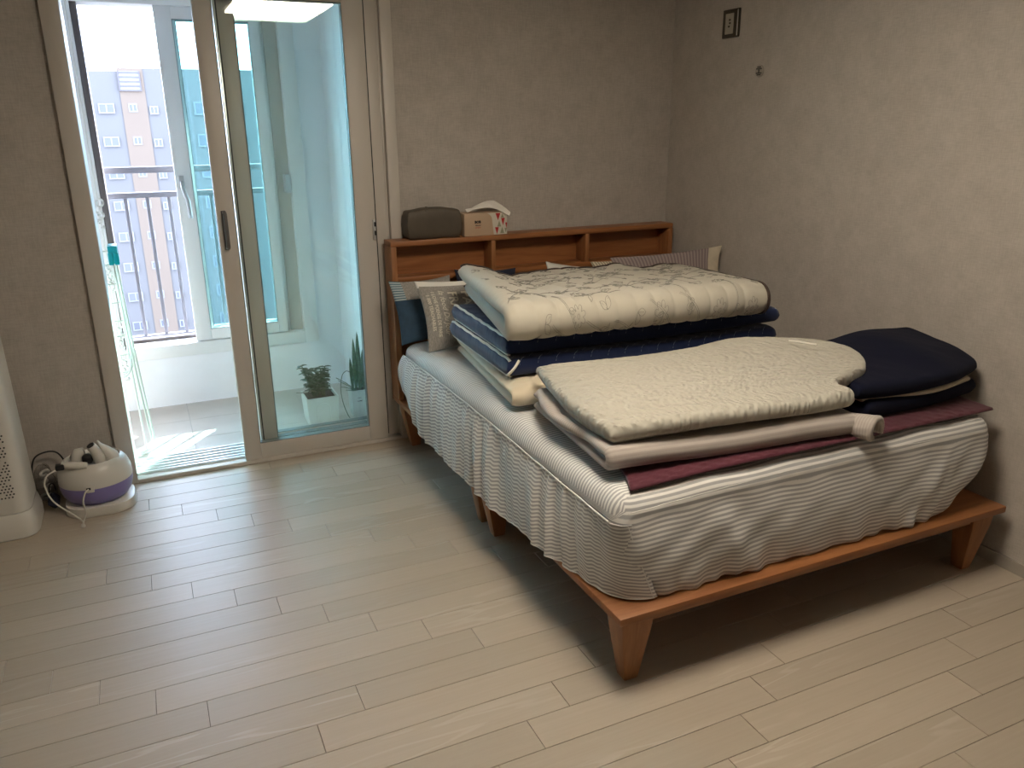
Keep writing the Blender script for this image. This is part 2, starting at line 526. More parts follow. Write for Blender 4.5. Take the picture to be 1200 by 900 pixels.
def edge_grid(n, k=5, tight=0.06):
    a = np.linspace(0, 1, k + 1)[1:] ** 1.7 * tight
    mid = np.linspace(tight, 1 - tight, max(2, n - 2 * k))
    return np.concatenate([[0], a[:-1], mid, 1 - a[:-1][::-1], [1]])

class Sheet:
    """thick cloth: a centre surface C(U,V)->(x,y,z), half thickness T, rounded edges"""
    def __init__(s, C, T, nu=60, nv=60, round_u=1.0, round_v=1.0, uvoff=(0, 0), top=None, bot=None, tight=0.05, power=2.0):
        u = edge_grid(nu, tight=tight); v = edge_grid(nv, tight=tight)
        U, V = np.meshgrid(u, v, indexing='ij')
        P = C(U, V)
        s.U, s.V = U, V
        du = np.gradient(P, axis=0) / (np.gradient(U, axis=0)[..., None] + 1e-12)
        dv = np.gradient(P, axis=1) / (np.gradient(V, axis=1)[..., None] + 1e-12)
        N = np.cross(du, dv); N /= np.linalg.norm(N, axis=2)[..., None] + 1e-12
        Tt = T(U, V) if callable(T) else np.full_like(U, T)
        LU = np.linalg.norm(np.diff(P, axis=0), axis=2); LV = np.linalg.norm(np.diff(P, axis=1), axis=2)
        au = np.concatenate([np.zeros((1, U.shape[1])), np.cumsum(LU, 0)]); av = np.concatenate([np.zeros((U.shape[0], 1)), np.cumsum(LV, 1)], axis=1)
        du_ = np.minimum(au, au[-1] - au); dv_ = np.minimum(av, av[:, -1:] - av)
        def e(d, r):
            x = np.clip(d / (r + 1e-9), 0, 1)
            return (1 - (1 - x) ** power) ** (1 / power)
        E = e(du_, Tt * round_u + 1e-6) * e(dv_, Tt * round_v + 1e-6)
        s.P, s.N, s.E, s.T = P, N, E, Tt
        dt = top(U, V) if top else 0
        db = bot(U, V) if bot else 0
        Q1 = P + N * ((Tt + dt) * E)[..., None]
        Q2 = P - N * ((Tt + db) * E)[..., None]
        s.top, s.bot = Q1, Q2
        a, b = U.shape
        idt = np.arange(a * b).reshape(a, b)
        inner = np.ones((a, b), bool); inner[0] = inner[-1] = False; inner[:, 0] = inner[:, -1] = False
        idb = idt.copy(); cnt = inner.sum(); idb[inner] = a * b + np.arange(cnt)
        s.verts = np.concatenate([Q1.reshape(-1, 3), Q2[inner]])
        def quads(I, flip):
            q = np.stack([I[:-1, :-1], I[1:, :-1], I[1:, 1:], I[:-1, 1:]], -1).reshape(-1, 4)
            return q[:, ::-1] if flip else q
        s.faces = np.concatenate([quads(idt, False), quads(idb, True)]).tolist()
        uvt = np.stack([au.mean(1)[:, None] + 0 * U + uvoff[0], av.mean(0)[None, :] + 0 * V + uvoff[1]], -1)
        s.uv = np.concatenate([uvt.reshape(-1, 2), uvt[inner]])
        s.u, s.v = u, v
    def build(s, name, m, parent=None, mats=None, fmf=None):
        fm = None
        if fmf is not None:
            a, b = s.U.shape
            cu = (s.u[:-1] + s.u[1:]) / 2; cv = (s.v[:-1] + s.v[1:]) / 2
            CU, CV = np.meshgrid(cu, cv, indexing='ij')
            x = fmf(CU, CV).astype(np.int32).reshape(-1)
            fm = np.concatenate([x, x])
        return link(name, s.verts, s.faces, m, parent, True, uv=s.uv, mats=mats, fm=fm)
    def at(s, uu, vv, off=0.0, side='top'):
        Q = s.top if side == 'top' else s.bot
        i = np.interp(uu, s.u, np.arange(len(s.u))); j = np.interp(vv, s.v, np.arange(len(s.v)))
        i = np.clip(i, 0, len(s.u) - 1.001); j = np.clip(j, 0, len(s.v) - 1.001)
        i0 = i.astype(int); j0 = j.astype(int); fi = (i - i0)[..., None]; fj = (j - j0)[..., None]
        def bl(A): return (A[i0, j0] * (1 - fi) + A[i0 + 1, j0] * fi) * (1 - fj) + (A[i0, j0 + 1] * (1 - fi) + A[i0 + 1, j0 + 1] * fi) * fj
        n = bl(s.N); n /= np.linalg.norm(n, axis=-1)[..., None] + 1e-9
        return bl(Q) + n * off * (1 if side == 'top' else -1)

def coons(front, right, back, left, sag=None):
    """front: FL->FR, right: FR->BR, back: BL->BR, left: FL->BL, each a list of 3-D points"""
    cf, cr, cb, cl = [catmull(p, 16) if len(p) > 2 else np.array([np.array(p[0]) * (1 - t) + np.array(p[1]) * t for t in np.linspace(0, 1, 17)]) for p in (front, right, back, left)]
    def ev(c, t):
        L = np.concatenate([[0], np.cumsum(np.linalg.norm(np.diff(c, axis=0), axis=1))]); L /= L[-1]
        return np.stack([np.interp(t, L, c[:, k]) for k in range(3)], -1)
    def C(U, V):
        u = U[..., None]; v = V[..., None]
        F, B, Lf, Rt = ev(cf, U), ev(cb, U), ev(cl, V), ev(cr, V)
        c00, c10, c01, c11 = cf[0], cf[-1], cb[0], cb[-1]
        P = (1 - v) * F + v * B + (1 - u) * Lf + u * Rt - ((1 - u) * (1 - v) * c00 + u * (1 - v) * c10 + (1 - u) * v * c01 + u * v * c11)
        if sag is not None: P[..., 2] += sag(U, V)
        return P
    return C

def ufold(FL, FR, BL, BR, z0, h, depth_top=1.0, front_bulge=None, ztop=None, zbot=None, xt=None, layers=2):
    """folded cloth: lower layer back->front, fold round at the front, upper layer front->back (repeats for more layers)"""
    FL, FR, BL, BR = [np.array(p, float) for p in (FL, FR, BL, BR)]
    T = h / (2 * layers)
    def C(U, V):
        D = np.linalg.norm((BL + BR) / 2 - (FL + FR) / 2)
        arc = PI * T
        s_list = []
        segs = []
        for k in range(layers):
            segs.append(('l', k, D if not (k == layers - 1) else D * depth_top))
            if k < layers - 1: segs.append(('a', k, arc))
        tot = sum(x[2] for x in segs)
        S = V * tot
        s = np.zeros_like(V); z = np.zeros_like(V); acc = 0
        for typ, k, Lk in segs:
            m = (S >= acc - 1e-9) & (S <= acc + Lk + 1e-9)
            q = (S - acc)
            front_end = (k % 2 == 0)  # this layer runs toward the front when even
            if typ == 'l':
                ss = (D - q) if k % 2 == 0 else (q if True else 0)
                ss = np.clip(ss, 0, D)
                s = np.where(m, T + ss * (D - T) / D, s) if k % 2 == 0 else np.where(m, T + ss * (D - T) / D, s)
                z = np.where(m, T + 2 * T * k, z)
            else:
                th = np.clip(q / T, 0, PI)
                if k % 2 == 0:
                    s = np.where(m, T - T * np.sin(th), s)
                else:
                    s = np.where(m, D + T * np.sin(th), s)
                z = np.where(m, 2 * T * (k + 1) - T * np.cos(th), z)
            acc += Lk
        f = s / D
        X = ((FL[0] * (1 - U) + FR[0] * U) * (1 - f) + (BL[0] * (1 - U) + BR[0] * U) * f)
        Y = ((FL[1] * (1 - U) + FR[1] * U) * (1 - f) + (BL[1] * (1 - U) + BR[1] * U) * f)
        hf = z / h
        if xt is not None: X = X + xt(U, f, hf)
        Z = z0 + z
        if zbot is not None: Z = Z + zbot(U, f) * (1 - hf)
        if ztop is not None: Z = Z + ztop(U, f) * hf
        return np.stack([X, Y, Z], -1)
    return C, T

# ================================================================== THE SETTING
XW, YW = 2.61, 3.69          # right wall, far wall
XL, YB, ZC = -1.95, -1.7, 2.3
YBW = 4.74                   # inner face of the balcony's outer wall
DL, DR = -0.240, 1.105       # door casing outer edges

# ---- laminate floor, plank by plank
L0, RWd = 0.7845, 0.1114
seq = {-9: 0.262, -8: 0.39, -7: 0.52, -6: 0.65, -5: 0.774, -4: 0.117, -3: 0.243, -2: 0.372, -1: 0.50, 0: 0.644, 1: 0.77, 2: 0.115, 3: 0.24, 4: 0.37, 5: 0.497,
       6: 0.64, 7: 0.768, 8: 0.371, 9: 0.241, 10: 0.095, 11: 0.749, 12: 0.618, 13: 0.49, 14: 0.36, 15: 0.23, 16: 0.10, 17: 0.75}
sub = MB(); sub.box(XL - 0.1, XW + 0.1, YB - 0.1, 3.72, -0.05, -0.0065)
floor = prop(sub.build('floor', mat('floor_underlay', (0.10, 0.085, 0.065, 1), 0.9, var=0.1)), kind='structure')
plank_cache = {}
def plank(x0, x1, y0, y1):
    g = 0.0007
    key = (round(x1 - x0, 3), round(y1 - y0, 3))
    if key not in plank_cache:
        hx, hy, c = (x1 - x0) / 2 - g, (y1 - y0) / 2 - g, 0.0009
        V = [(-hx, -hy, 0), (hx, -hy, 0), (hx, hy, 0), (-hx, hy, 0), (-hx, -hy, 0.006 - c), (hx, -hy, 0.006 - c), (hx, hy, 0.006 - c), (-hx, hy, 0.006 - c),
             (-hx + c, -hy + c, 0.006), (hx - c, -hy + c, 0.006), (hx - c, hy - c, 0.006), (-hx + c, hy - c, 0.006)]
        F = [[0, 1, 5, 4], [1, 2, 6, 5], [2, 3, 7, 6], [3, 0, 4, 7], [4, 5, 9, 8], [5, 6, 10, 9], [6, 7, 11, 10], [7, 4, 8, 11], [8, 9, 10, 11]]
        me = bpy.data.meshes.new('plank'); me.from_pydata(V, [], F); me.materials.append(M['floor']); me.update()
        plank_cache[key] = me
    o = bpy.data.objects.new('plank', plank_cache[key])
    COL.objects.link(o)
    o.parent = floor
    o.location = Vector(((x0 + x1) / 2, (y0 + y1) / 2, -0.006)) - floor.location
for k in range(-9, 18):
    y0 = 2.6894 - RWd * k; y1 = min(y0 + RWd, 3.70)
    if y0 > 3.69: continue
    x = seq[k] - 4 * L0
    while x < XW:
        a, b = max(x, XL), min(x + L0, XW)
        if XW - b < 0.06: b = XW          # no slivers along the wall
        if b - a > 0.06: plank(a, b, y0, y1)
        x += L0
back = MB(); back.box(XL, XW, YB, 2.6894 - RWd * 17, -0.006, 0.0)
prop(back.build('plank', M['floor'], floor), kind='stuff')

def wallpiece(name, boxes, m, bevel=0):
    b = MB()
    for q in boxes: b.box(*q)
    return prop(b.build(name, m), kind='structure')
WT = 0.22
wallpiece('wall_far', [(XL, DL + 0.02, YW, YW + WT, 0, ZC), (DR - 0.02, XW + 0.2, YW, YW + WT, 0, ZC), (DL + 0.02, DR - 0.02, YW, YW + WT, 2.12, ZC)], M['wall'])
wallpiece('wall_right', [(XW, XW + 0.2, YB, YW, 0, ZC)], M['wall'])
wallpiece('wall_left', [(XL - 0.2, XL, YB, YW + WT, 0, ZC)], M['wall'])
wallpiece('wall_back', [(XL - 0.2, XW + 0.2, YB - 0.2, YB, 0, ZC)], M['wall'])
wallpiece('ceiling', [(XL - 0.2, XW + 0.2, YB - 0.2, YW + WT, ZC, ZC + 0.15)], M['ceil'])
prop(box('baseboard_right', XW - 0.010, XW, YB, YW, 0, 0.045, M['skirt'], bev=0), kind='structure')
prop(box('baseboard_far', XL, DL, YW - 0.010, YW, 0, 0.045, M['skirt'], bev=0), kind='structure')
prop(box('baseboard_left', XL, XL + 0.010, YB, YW, 0, 0.045, M['skirt'], bev=0), kind='structure')

# ---- ceiling lamp (out of the frame, but mirrored in the door glass)
lamp = thing('ceiling_lamp', 'square flat ceiling lamp with a warm white diffuser, mirrored in the glass door', 'lamp', (1.0, 1.52, ZC - 0.05))
box('frame', 0.68, 1.32, 1.20, 1.84, ZC - 0.035, ZC, M['lampframe'], lamp, bev=0.004)
box('diffuser', 0.70, 1.30, 1.22, 1.82, ZC - 0.05, ZC - 0.034, M['led'], lamp, bev=0.004)

# ---- sliding balcony door (door_1) : casing, threshold, leaves
D0 = 3.665
door = bpy.data.objects.new('door_1', None); door.location = (0.43, D0, 0); COL.objects.link(door); prop(door, kind='structure')
P = M['pvc_room']
box('casing', DL, DL + 0.068, D0, YW + 0.005, 0.0, 2.16, P, door, bev=0.004)
box('casing', DR - 0.052, DR, D0 - 0.002, YW + 0.005, 0.0, 2.16, P, door, bev=0.004)
box('casing', DL + 0.068, DR - 0.052, D0, YW + 0.005, 2.10, 2.16, P, door, bev=0.004)
JT = 3.93
box('jamb', DL + 0.02, DL + 0.066, YW + 0.005, JT, 0.0, 2.13, M['pvc'], door, bev=0.002)
box('jamb', 0.985, DR - 0.052, D0 + 0.035, JT, 0.02, 2.13, P, door, bev=0.002)
box('jamb', DR - 0.06, DR - 0.018, YW + 0.006, JT, 0.0, 2.13, P, door, bev=0.002)
box('head', DL + 0.066, DR - 0.06, YW + 0.005, JT, 2.085, 2.13, P, door, bev=0.002)
box('threshold', DL + 0.068, DR - 0.052, D0, 3.705, 0.0, 0.018, P, door, bev=0.003)
box('sill', DL + 0.066, DR - 0.06, 3.705, JT, 0.0, 0.010, M['pvc'], door, bev=0.002)
for yy in (3.735, 3.765, 3.80, 3.835, 3.872, 3.905):
    box('track', DL + 0.066, DR - 0.06, yy - 0.004, yy + 0.004, 0.010, 0.024, M['alu'], door, bev=0.001)
box('jamb_groove', 0.988, 0.994, D0 + 0.030, D0 + 0.036, 0.03, 2.08, M['gasket'], door, bev=0)

def leaf(name, x0, x1, y0, y1, z0, z1, sl, sr, rb, rt, frame_m, glass_m, gi=1, parent=None, gasket=True, glabel=None):
    L = bpy.data.objects.new(name, None); L.location = (x0, (y0 + y1) / 2, z0); COL.objects.link(L)
    L.parent = parent; L.location = Vector((x0, (y0 + y1) / 2, z0)) - wloc(parent)
    # picture-frame of four mitred members in one joined frame part
    box('stile', x0, x0 + sl, y0, y1, z0, z1, frame_m, L, bev=0.003)
    box('stile', x1 - sr, x1, y0, y1, z0, z1, frame_m, L, bev=0.003)
    box('bottom_rail', x0 + sl, x1 - sr, y0, y1, z0, z0 + rb, frame_m, L, bev=0.003)
    box('top_rail', x0 + sl, x1 - sr, y0, y1, z1 - rt, z1, frame_m, L, bev=0.003)
    ym = (y0 + y1) / 2
    for k in range(gi):
        yy = ym + (k - (gi - 1) / 2) * 0.014
        box('pane', x0 + sl - 0.004, x1 - sr + 0.004, yy - 0.0012, yy + 0.0012, z0 + rb - 0.004, z1 - rt + 0.004, glass_m, L, bev=0)
    if gasket:
        g = 0.003
        b = MB()
        for yy in (y0 + 0.002,):
            b.box(x0 + sl, x0 + sl + g, yy, y1 - 0.002, z0 + rb, z1 - rt); b.box(x1 - sr - g, x1 - sr, yy, y1 - 0.002, z0 + rb, z1 - rt)
            b.box(x0 + sl + g, x1 - sr - g, yy, y1 - 0.002, z0 + rb, z0 + rb + g); b.box(x0 + sl + g, x1 - sr - g, yy, y1 - 0.002, z1 - rt - g, z1 - rt)
        b.build('gasket', M['gasket_l'], L)
    return L
f1 = leaf('sliding_leaf', 0.294, 0.984, 3.672, 3.712, 0.018, 2.085, 0.072, 0.092, 0.075, 0.075, P, M['glass_door'], parent=door)
f2 = leaf('sliding_leaf', 0.385, 0.978, 3.752, 3.790, 0.020, 2.085, 0.072, 0.060, 0.060, 0.06, P, M['glass_door'], parent=door, gi=1)
f3 = leaf('sliding_leaf', 0.420, 0.978, 3.842, 3.880, 0.020, 2.085, 0.05, 0.045, 0.050, 0.05, P, M['glass_door'], parent=door, gi=1)
# weather strip seen as a bright line behind the first stile, and the leaf's black brush seal
box('weather_strip', 0.377, 0.386, 3.716, 3.752, 0.03, 2.08, M['alu'], f2, bev=0.001)
box('brush_seal', 0.386, 0.394, 3.738, 3.751, 0.03, 2.08, M['gasket'], f2, bev=0)
# D-shaped pull handle on the front leaf
hb = tube('pull_handle', [(0.325, 3.672, 1.165), (0.325, 3.650, 1.160), (0.325, 3.646, 1.145), (0.325, 3.646, 1.035), (0.325, 3.650, 1.018), (0.325, 3.672, 1.013)], 0.0085, M['handle'], f1, seg=10, spline=4)
box('handle_plate', 0.311, 0.326, 3.668, 3.674, 1.005, 1.172, M['handle'], f1, bev=0.002)
# lock striker on the right jamb
st = box('striker', 0.968, 0.980, 3.658, 3.674, 1.01, 1.10, M['handle_l'], door, bev=0.002)
box('striker_lip', 0.972, 0.979, 3.650, 3.660, 1.03, 1.05, M['black'], st, bev=0.001)
box('striker_lip', 0.972, 0.979, 3.650, 3.660, 1.07, 1.09, M['black'], st, bev=0.001)

# ---- balcony shell
YBi = YW + WT
BX0, BX1 = -2.1, 1.02
WX0, WX1, WZ0, WZ1 = -0.30, 0.875, 0.285, 2.17
ZB = 2.30
bw = M['white_wall']
wallpiece('wall_balcony_outer', [(BX0, BX1 + 0.2, YBW, YBW + 0.16, 0, WZ0), (BX0, BX1 + 0.2, YBW, YBW + 0.16, WZ1, ZB), (BX0, WX0, YBW, YBW + 0.16, WZ0, WZ1), (WX1, BX1 + 0.2, YBW, YBW + 0.16, WZ0, WZ1)], bw)
wallpiece('wall_balcony_right', [(BX1, BX1 + 0.2, YBi, YBW, 0, ZB)], bw)
wallpiece('wall_balcony_left', [(BX0 - 0.2, BX0, YBi, YBW + 0.16, 0, ZB)], bw)
wallpiece('wall_balcony_inner', [(XL - 0.2, DL + 0.02, YBi, YBi + 0.012, 0, ZB), (DR - 0.02, BX1 + 0.2, YBi, YBi + 0.012, 0, ZB), (DL + 0.02, DR - 0.02, YBi, YBi + 0.012, 2.13, ZB)], bw)
wallpiece('ceiling_balcony', [(BX0 - 0.2, BX1 + 0.2, YBi, YBW + 0.9, ZB, ZB + 0.15)], bw)
gb = MB(); gb.box(BX0, BX1, JT, YBW, -0.03, -0.004)
bfl = prop(gb.build('floor_balcony', M['grout']), kind='structure')
for ix in range(-7, 4):
    for iy in range(3):
        a, b = 0.092 + ix * 0.3, 0.092 + (ix + 1) * 0.3
        c, d = YBW - (iy + 1) * 0.3, YBW - iy * 0.3
        a, b, c = max(a, BX0), min(b, BX1), max(c, JT)
        if b - a > .02 and d - c > .02:
            box('tile', a + .001, b - .001, c + .001, d - .001, -0.006, 0.0, M['tile'], bfl, bev=0.0006, seg=1)

# ---- balcony window (window_1)
win = bpy.data.objects.new('window_1', None); win.location = (0.3, YBW, WZ0); COL.objects.link(win); prop(win, kind='structure')
W = M['pvc']
Y0, Y1 = YBW - 0.02, YBW + 0.14
box('window_frame', WX0, -0.178, Y0, Y1, WZ0, WZ1, W, win, bev=0.004)
box('dark_jamb', -0.178, -0.147, Y0 + 0.01, Y1 + 0.02, 0.36, 2.10, M['dark_jamb'], win, bev=0.002)  # outer jamb of the window, coloured dark to include the shadow on it
box('window_frame', 0.795, WX1, Y0, Y1, WZ0, WZ1, W, win, bev=0.004)
box('window_frame', -0.178, 0.795, Y0, Y1, WZ0, 0.358, W, win, bev=0.004)
box('window_frame', -0.178, 0.795, Y0, Y1, 2.10, WZ1, W, win, bev=0.004)
box('dark_track', -0.147, 0.795, Y1 - 0.03, Y1 + 0.02, 0.345, 0.375, M['dark_jamb'], win, bev=0.002)
box('groove_panel', 0.725, 0.795, Y0 + 0.055, Y1, 0.358, 2.10, M['pvc_room'], win, bev=0)
s1 = leaf('window_sash', 0.193, 0.70, YBW - 0.005, YBW + 0.035, 0.362, 2.10, 0.082, 0.05, 0.062, 0.06, W, M['glass_win'], parent=win)
s2 = leaf('window_sash', 0.235, 0.745, YBW + 0.05, YBW + 0.09, 0.362, 2.10, 0.06, 0.08, 0.062, 0.06, W, M['glass_win'], parent=win)
# lever handle on the sash
tube('lever_handle', [(0.222, YBW - 0.006, 1.235), (0.222, YBW - 0.035, 1.232), (0.224, YBW - 0.045, 1.20), (0.240, YBW - 0.045, 1.14), (0.243, YBW - 0.045, 1.05)], [0.010] * 5, M['handle_l'], s1, seg=8)
box('handle_rose', 0.208, 0.236, YBW - 0.012, YBW - 0.004, 1.20, 1.27, M['handle_l'], s1, bev=0.003)
lk = box('sash_lock', 0.758, 0.790, Y0 - 0.022, Y0 + 0.056, 1.16, 1.26, M['handle_l'], win, bev=0.006)

# ---- railing outside
rl = thing('railing', 'grey steel balcony railing with upright bars outside the window', 'railing', (0.6, 5.0, 0.25))
for (z0, z1, nm) in ((1.278, 1.312, 'handrail'), (1.145, 1.175, 'rail'), (0.335, 0.365, 'rail')):
    box(nm, -1.2, 2.4, 4.985, 5.025, z0, z1, M['rail'], rl, bev=0.004)
for k in range(-10, 21):
    x = 0.045 + 0.112 * k
    box('baluster', x - 0.0095, x + 0.0095, 4.995, 5.014, 0.365, 1.145, M['rail'], rl, bev=0.002)
for k in (-11, 21):
    x = 0.045 + 0.112 * k + (0.03 if k < 0 else -0.03)
    box('post', x - 0.02, x + 0.02, 4.985, 5.025, 0.16, 1.278, M['rail'], rl, bev=0.002)
box('mounting_rail', -1.2, 2.4, 4.90, 5.03, 0.16, 0.20, M['rail'], rl, bev=0.002)

# ---- apartment block across the street
ap = thing('apartment_building', 'pale apartment block with a tan centre strip and rows of small windows across the street', 'building', (2, 80, -32))
box('wall', -14, -0.2, 80, 92, -32, 6.35, M['bwhite'], ap, bev=0)
box('wall', 1.78, 34, 80, 92, -32, 6.62, M['bwhite'], ap, bev=0)
box('tan_strip', -0.2, 1.78, 79.9, 92, -32, 6.62, M['btan'], ap, bev=0)
gr = box('roof_grille', -0.22, 1.55, 79.82, 79.9, 4.75, 6.35, M['bframe'], ap, bev=0)
for k in range(5):
    z = 4.75 + k * 0.36
    box('slat', -0.22, 1.55, 79.76, 79.82, z, z + 0.11, M['bdark'], gr, bev=0)
for x in (-0.22, 1.45): box('slat', x, x + 0.1, 79.74, 79.80, 4.75, 6.35, M['bdark'], gr, bev=0)
def bwin(x0, x1, z0, z1, n=2):
    f = MB()
    y = 79.86
    f.box(x0, x1, y, y + 0.06, z0, z0 + 0.1); f.box(x0, x1, y, y + 0.06, z1 - 0.1, z1)
    for k in range(n + 1):
        x = x0 + (x1 - x0 - 0.1) * k / n
        f.box(x, x + 0.1, y, y + 0.06, z0 + 0.1, z1 - 0.1)
    o = f.build('window', M['bframe'], ap)
    for k in range(n):
        a = x0 + 0.1 + (x1 - x0 - 0.1) * k / n; b = x0 + (x1 - x0 - 0.1) * (k + 1) / n
        box('pane', a, b, y + 0.03, y + 0.045, z0 + 0.1, z1 - 0.1, M['bglass'], o, bev=0)
for k in range(9):
    zc = 3.35 - 2.72 * k
    bwin(-2.05, -0.80, zc - 0.42, zc + 0.42)
    bwin(0.30, 1.0, zc - 0.30, zc + 0.40)
    bwin(1.95, 2.65, zc - 0.50, zc + 0.20)
    for xa, xb in ((5.6, 7.2), (9.0, 9.8), (12.4, 14.0), (16.4, 17.2), (20.0, 21.6), (-5.6, -4.0), (-9.0, -8.2), (-12.6, -11.0)):
        bwin(xa, xb, zc - 0.55, zc + 0.55)
gm = MB(); gm.box(-150, 150, 6, 300, -32.5, -32)
prop(gm.build('ground', M['ground']), kind='structure')
# ================================================================== BED
bed = thing('platform_bed', 'pine platform bed frame with a three-compartment shelf headboard against the far wall', 'bed', (1.79, 2.6, 0))
PX0, PX1, PY0, PY1 = 1.013, 2.560, 1.547, 3.658
PT = 0.2485
SP = 2.615
box('platform', PX0, PX1, PY0, SP - 0.002, PT - 0.024, PT, M['wood_x'], bed, bev=0.004)
box('platform', PX0, PX1, SP + 0.002, PY1, PT - 0.024, PT, M['wood_x'], bed, bev=0.004)
for (a, b) in ((PY0, SP), (SP, PY1)):
    box('apron', PX0 + 0.05, PX1 - 0.05, a + 0.035, a + 0.053, PT - 0.058, PT - 0.024, M['wood_x'], bed, bev=0.002)
    box('apron', PX0 + 0.05, PX1 - 0.05, b - 0.053, b - 0.035, PT - 0.058, PT - 0.024, M['wood_x'], bed, bev=0.002)
    box('apron', PX0 + 0.035, PX0 + 0.05, a + 0.035, b - 0.035, PT - 0.058, PT - 0.024, M['wood_y'], bed, bev=0.002)
    box('apron', PX1 - 0.05, PX1 - 0.035, a + 0.035, b - 0.035, PT - 0.058, PT - 0.024, M['wood_y'], bed, bev=0.002)
    box('apron', (PX0 + PX1) / 2 - 0.01, (PX0 + PX1) / 2 + 0.01, a + 0.053, b - 0.053, PT - 0.058, PT - 0.024, M['wood_y'], bed, bev=0.002)
def leg(cx, cy, sx, sy):
    # outer corner at (cx,cy), the taper runs inward along sx, sy
    ztop = PT - 0.0245
    t = [(cx, cy), (cx + sx * 0.105, cy), (cx + sx * 0.105, cy + sy * 0.085), (cx, cy + sy * 0.085)]
    bx, by = cx + sx * 0.034, cy + sy * 0.030
    b = [(bx, by), (bx + sx * 0.045, by), (bx + sx * 0.045, by + sy * 0.045), (bx, by + sy * 0.045)]
    m = [(cx + sx * 0.004, cy + sy * 0.004), (cx + sx * 0.098, cy + sy * 0.004), (cx + sx * 0.098, cy + sy * 0.08), (cx + sx * 0.004, cy + sy * 0.08)]
    bm = bmesh.new()
    rows = []
    for pts, z in ((b, 0.0), (m, ztop - 0.055), (t, ztop)):
        rows.append([bm.verts.new((p[0], p[1], z)) for p in pts])
    for i in range(2):
        for k in range(4):
            bm.faces.new([rows[i][k], rows[i][(k + 1) % 4], rows[i + 1][(k + 1) % 4], rows[i + 1][k]])
    bm.faces.new(rows[0][::-1]); bm.faces.new(rows[2])
    bmesh.ops.recalc_face_normals(bm, faces=bm.faces)
    bmesh.ops.bevel(bm, geom=[e for e in bm.edges if abs(e.verts[0].co.z - e.verts[1].co.z) > 0.01], offset=0.004, segments=2, affect='EDGES', profile=0.5)
    bm.verts.index_update()
    vs, fs = bm_out(bm)
    return link('leg', vs, fs, M['wood_z'], bed, True, sharp=35)
for x, sx in ((PX0 + 0.022, 1), (PX1 - 0.022, -1)):
    leg(x, PY0 + 0.022, sx, 1)
    leg(x, SP - 0.012, sx, -1)
    leg(x, SP + 0.012, sx, 1)
    leg(x, PY1 - 0.03, sx, -1)
HY0, HY1, HT = 3.545, 3.658, 1.008
box('side_panel', PX0, PX0 + 0.026, HY0, HY1, PT, HT - 0.024, M['wood_z'], bed, bev=0.002)
box('side_panel', PX1 - 0.026, PX1, HY0, HY1, PT, HT - 0.024, M['wood_z'], bed, bev=0.002)
box('headboard_top', PX0, PX1, HY0, HY1, HT - 0.024, HT, M['wood_x'], bed, bev=0.003)
box('shelf', PX0 + 0.026, PX1 - 0.026, HY0 + 0.002, HY1 - 0.012, 0.820, 0.842, M['wood_x'], bed, bev=0.002)
for x in (1.512, 2.030):
    box('divider', x, x + 0.022, HY0 + 0.002, HY1 - 0.012, 0.842, HT - 0.024, M['wood_z'], bed, bev=0.002)
box('back_panel', PX0 + 0.026, PX1 - 0.026, HY1 - 0.012, HY1, PT, HT - 0.024, M['wood_x'], bed, bev=0)

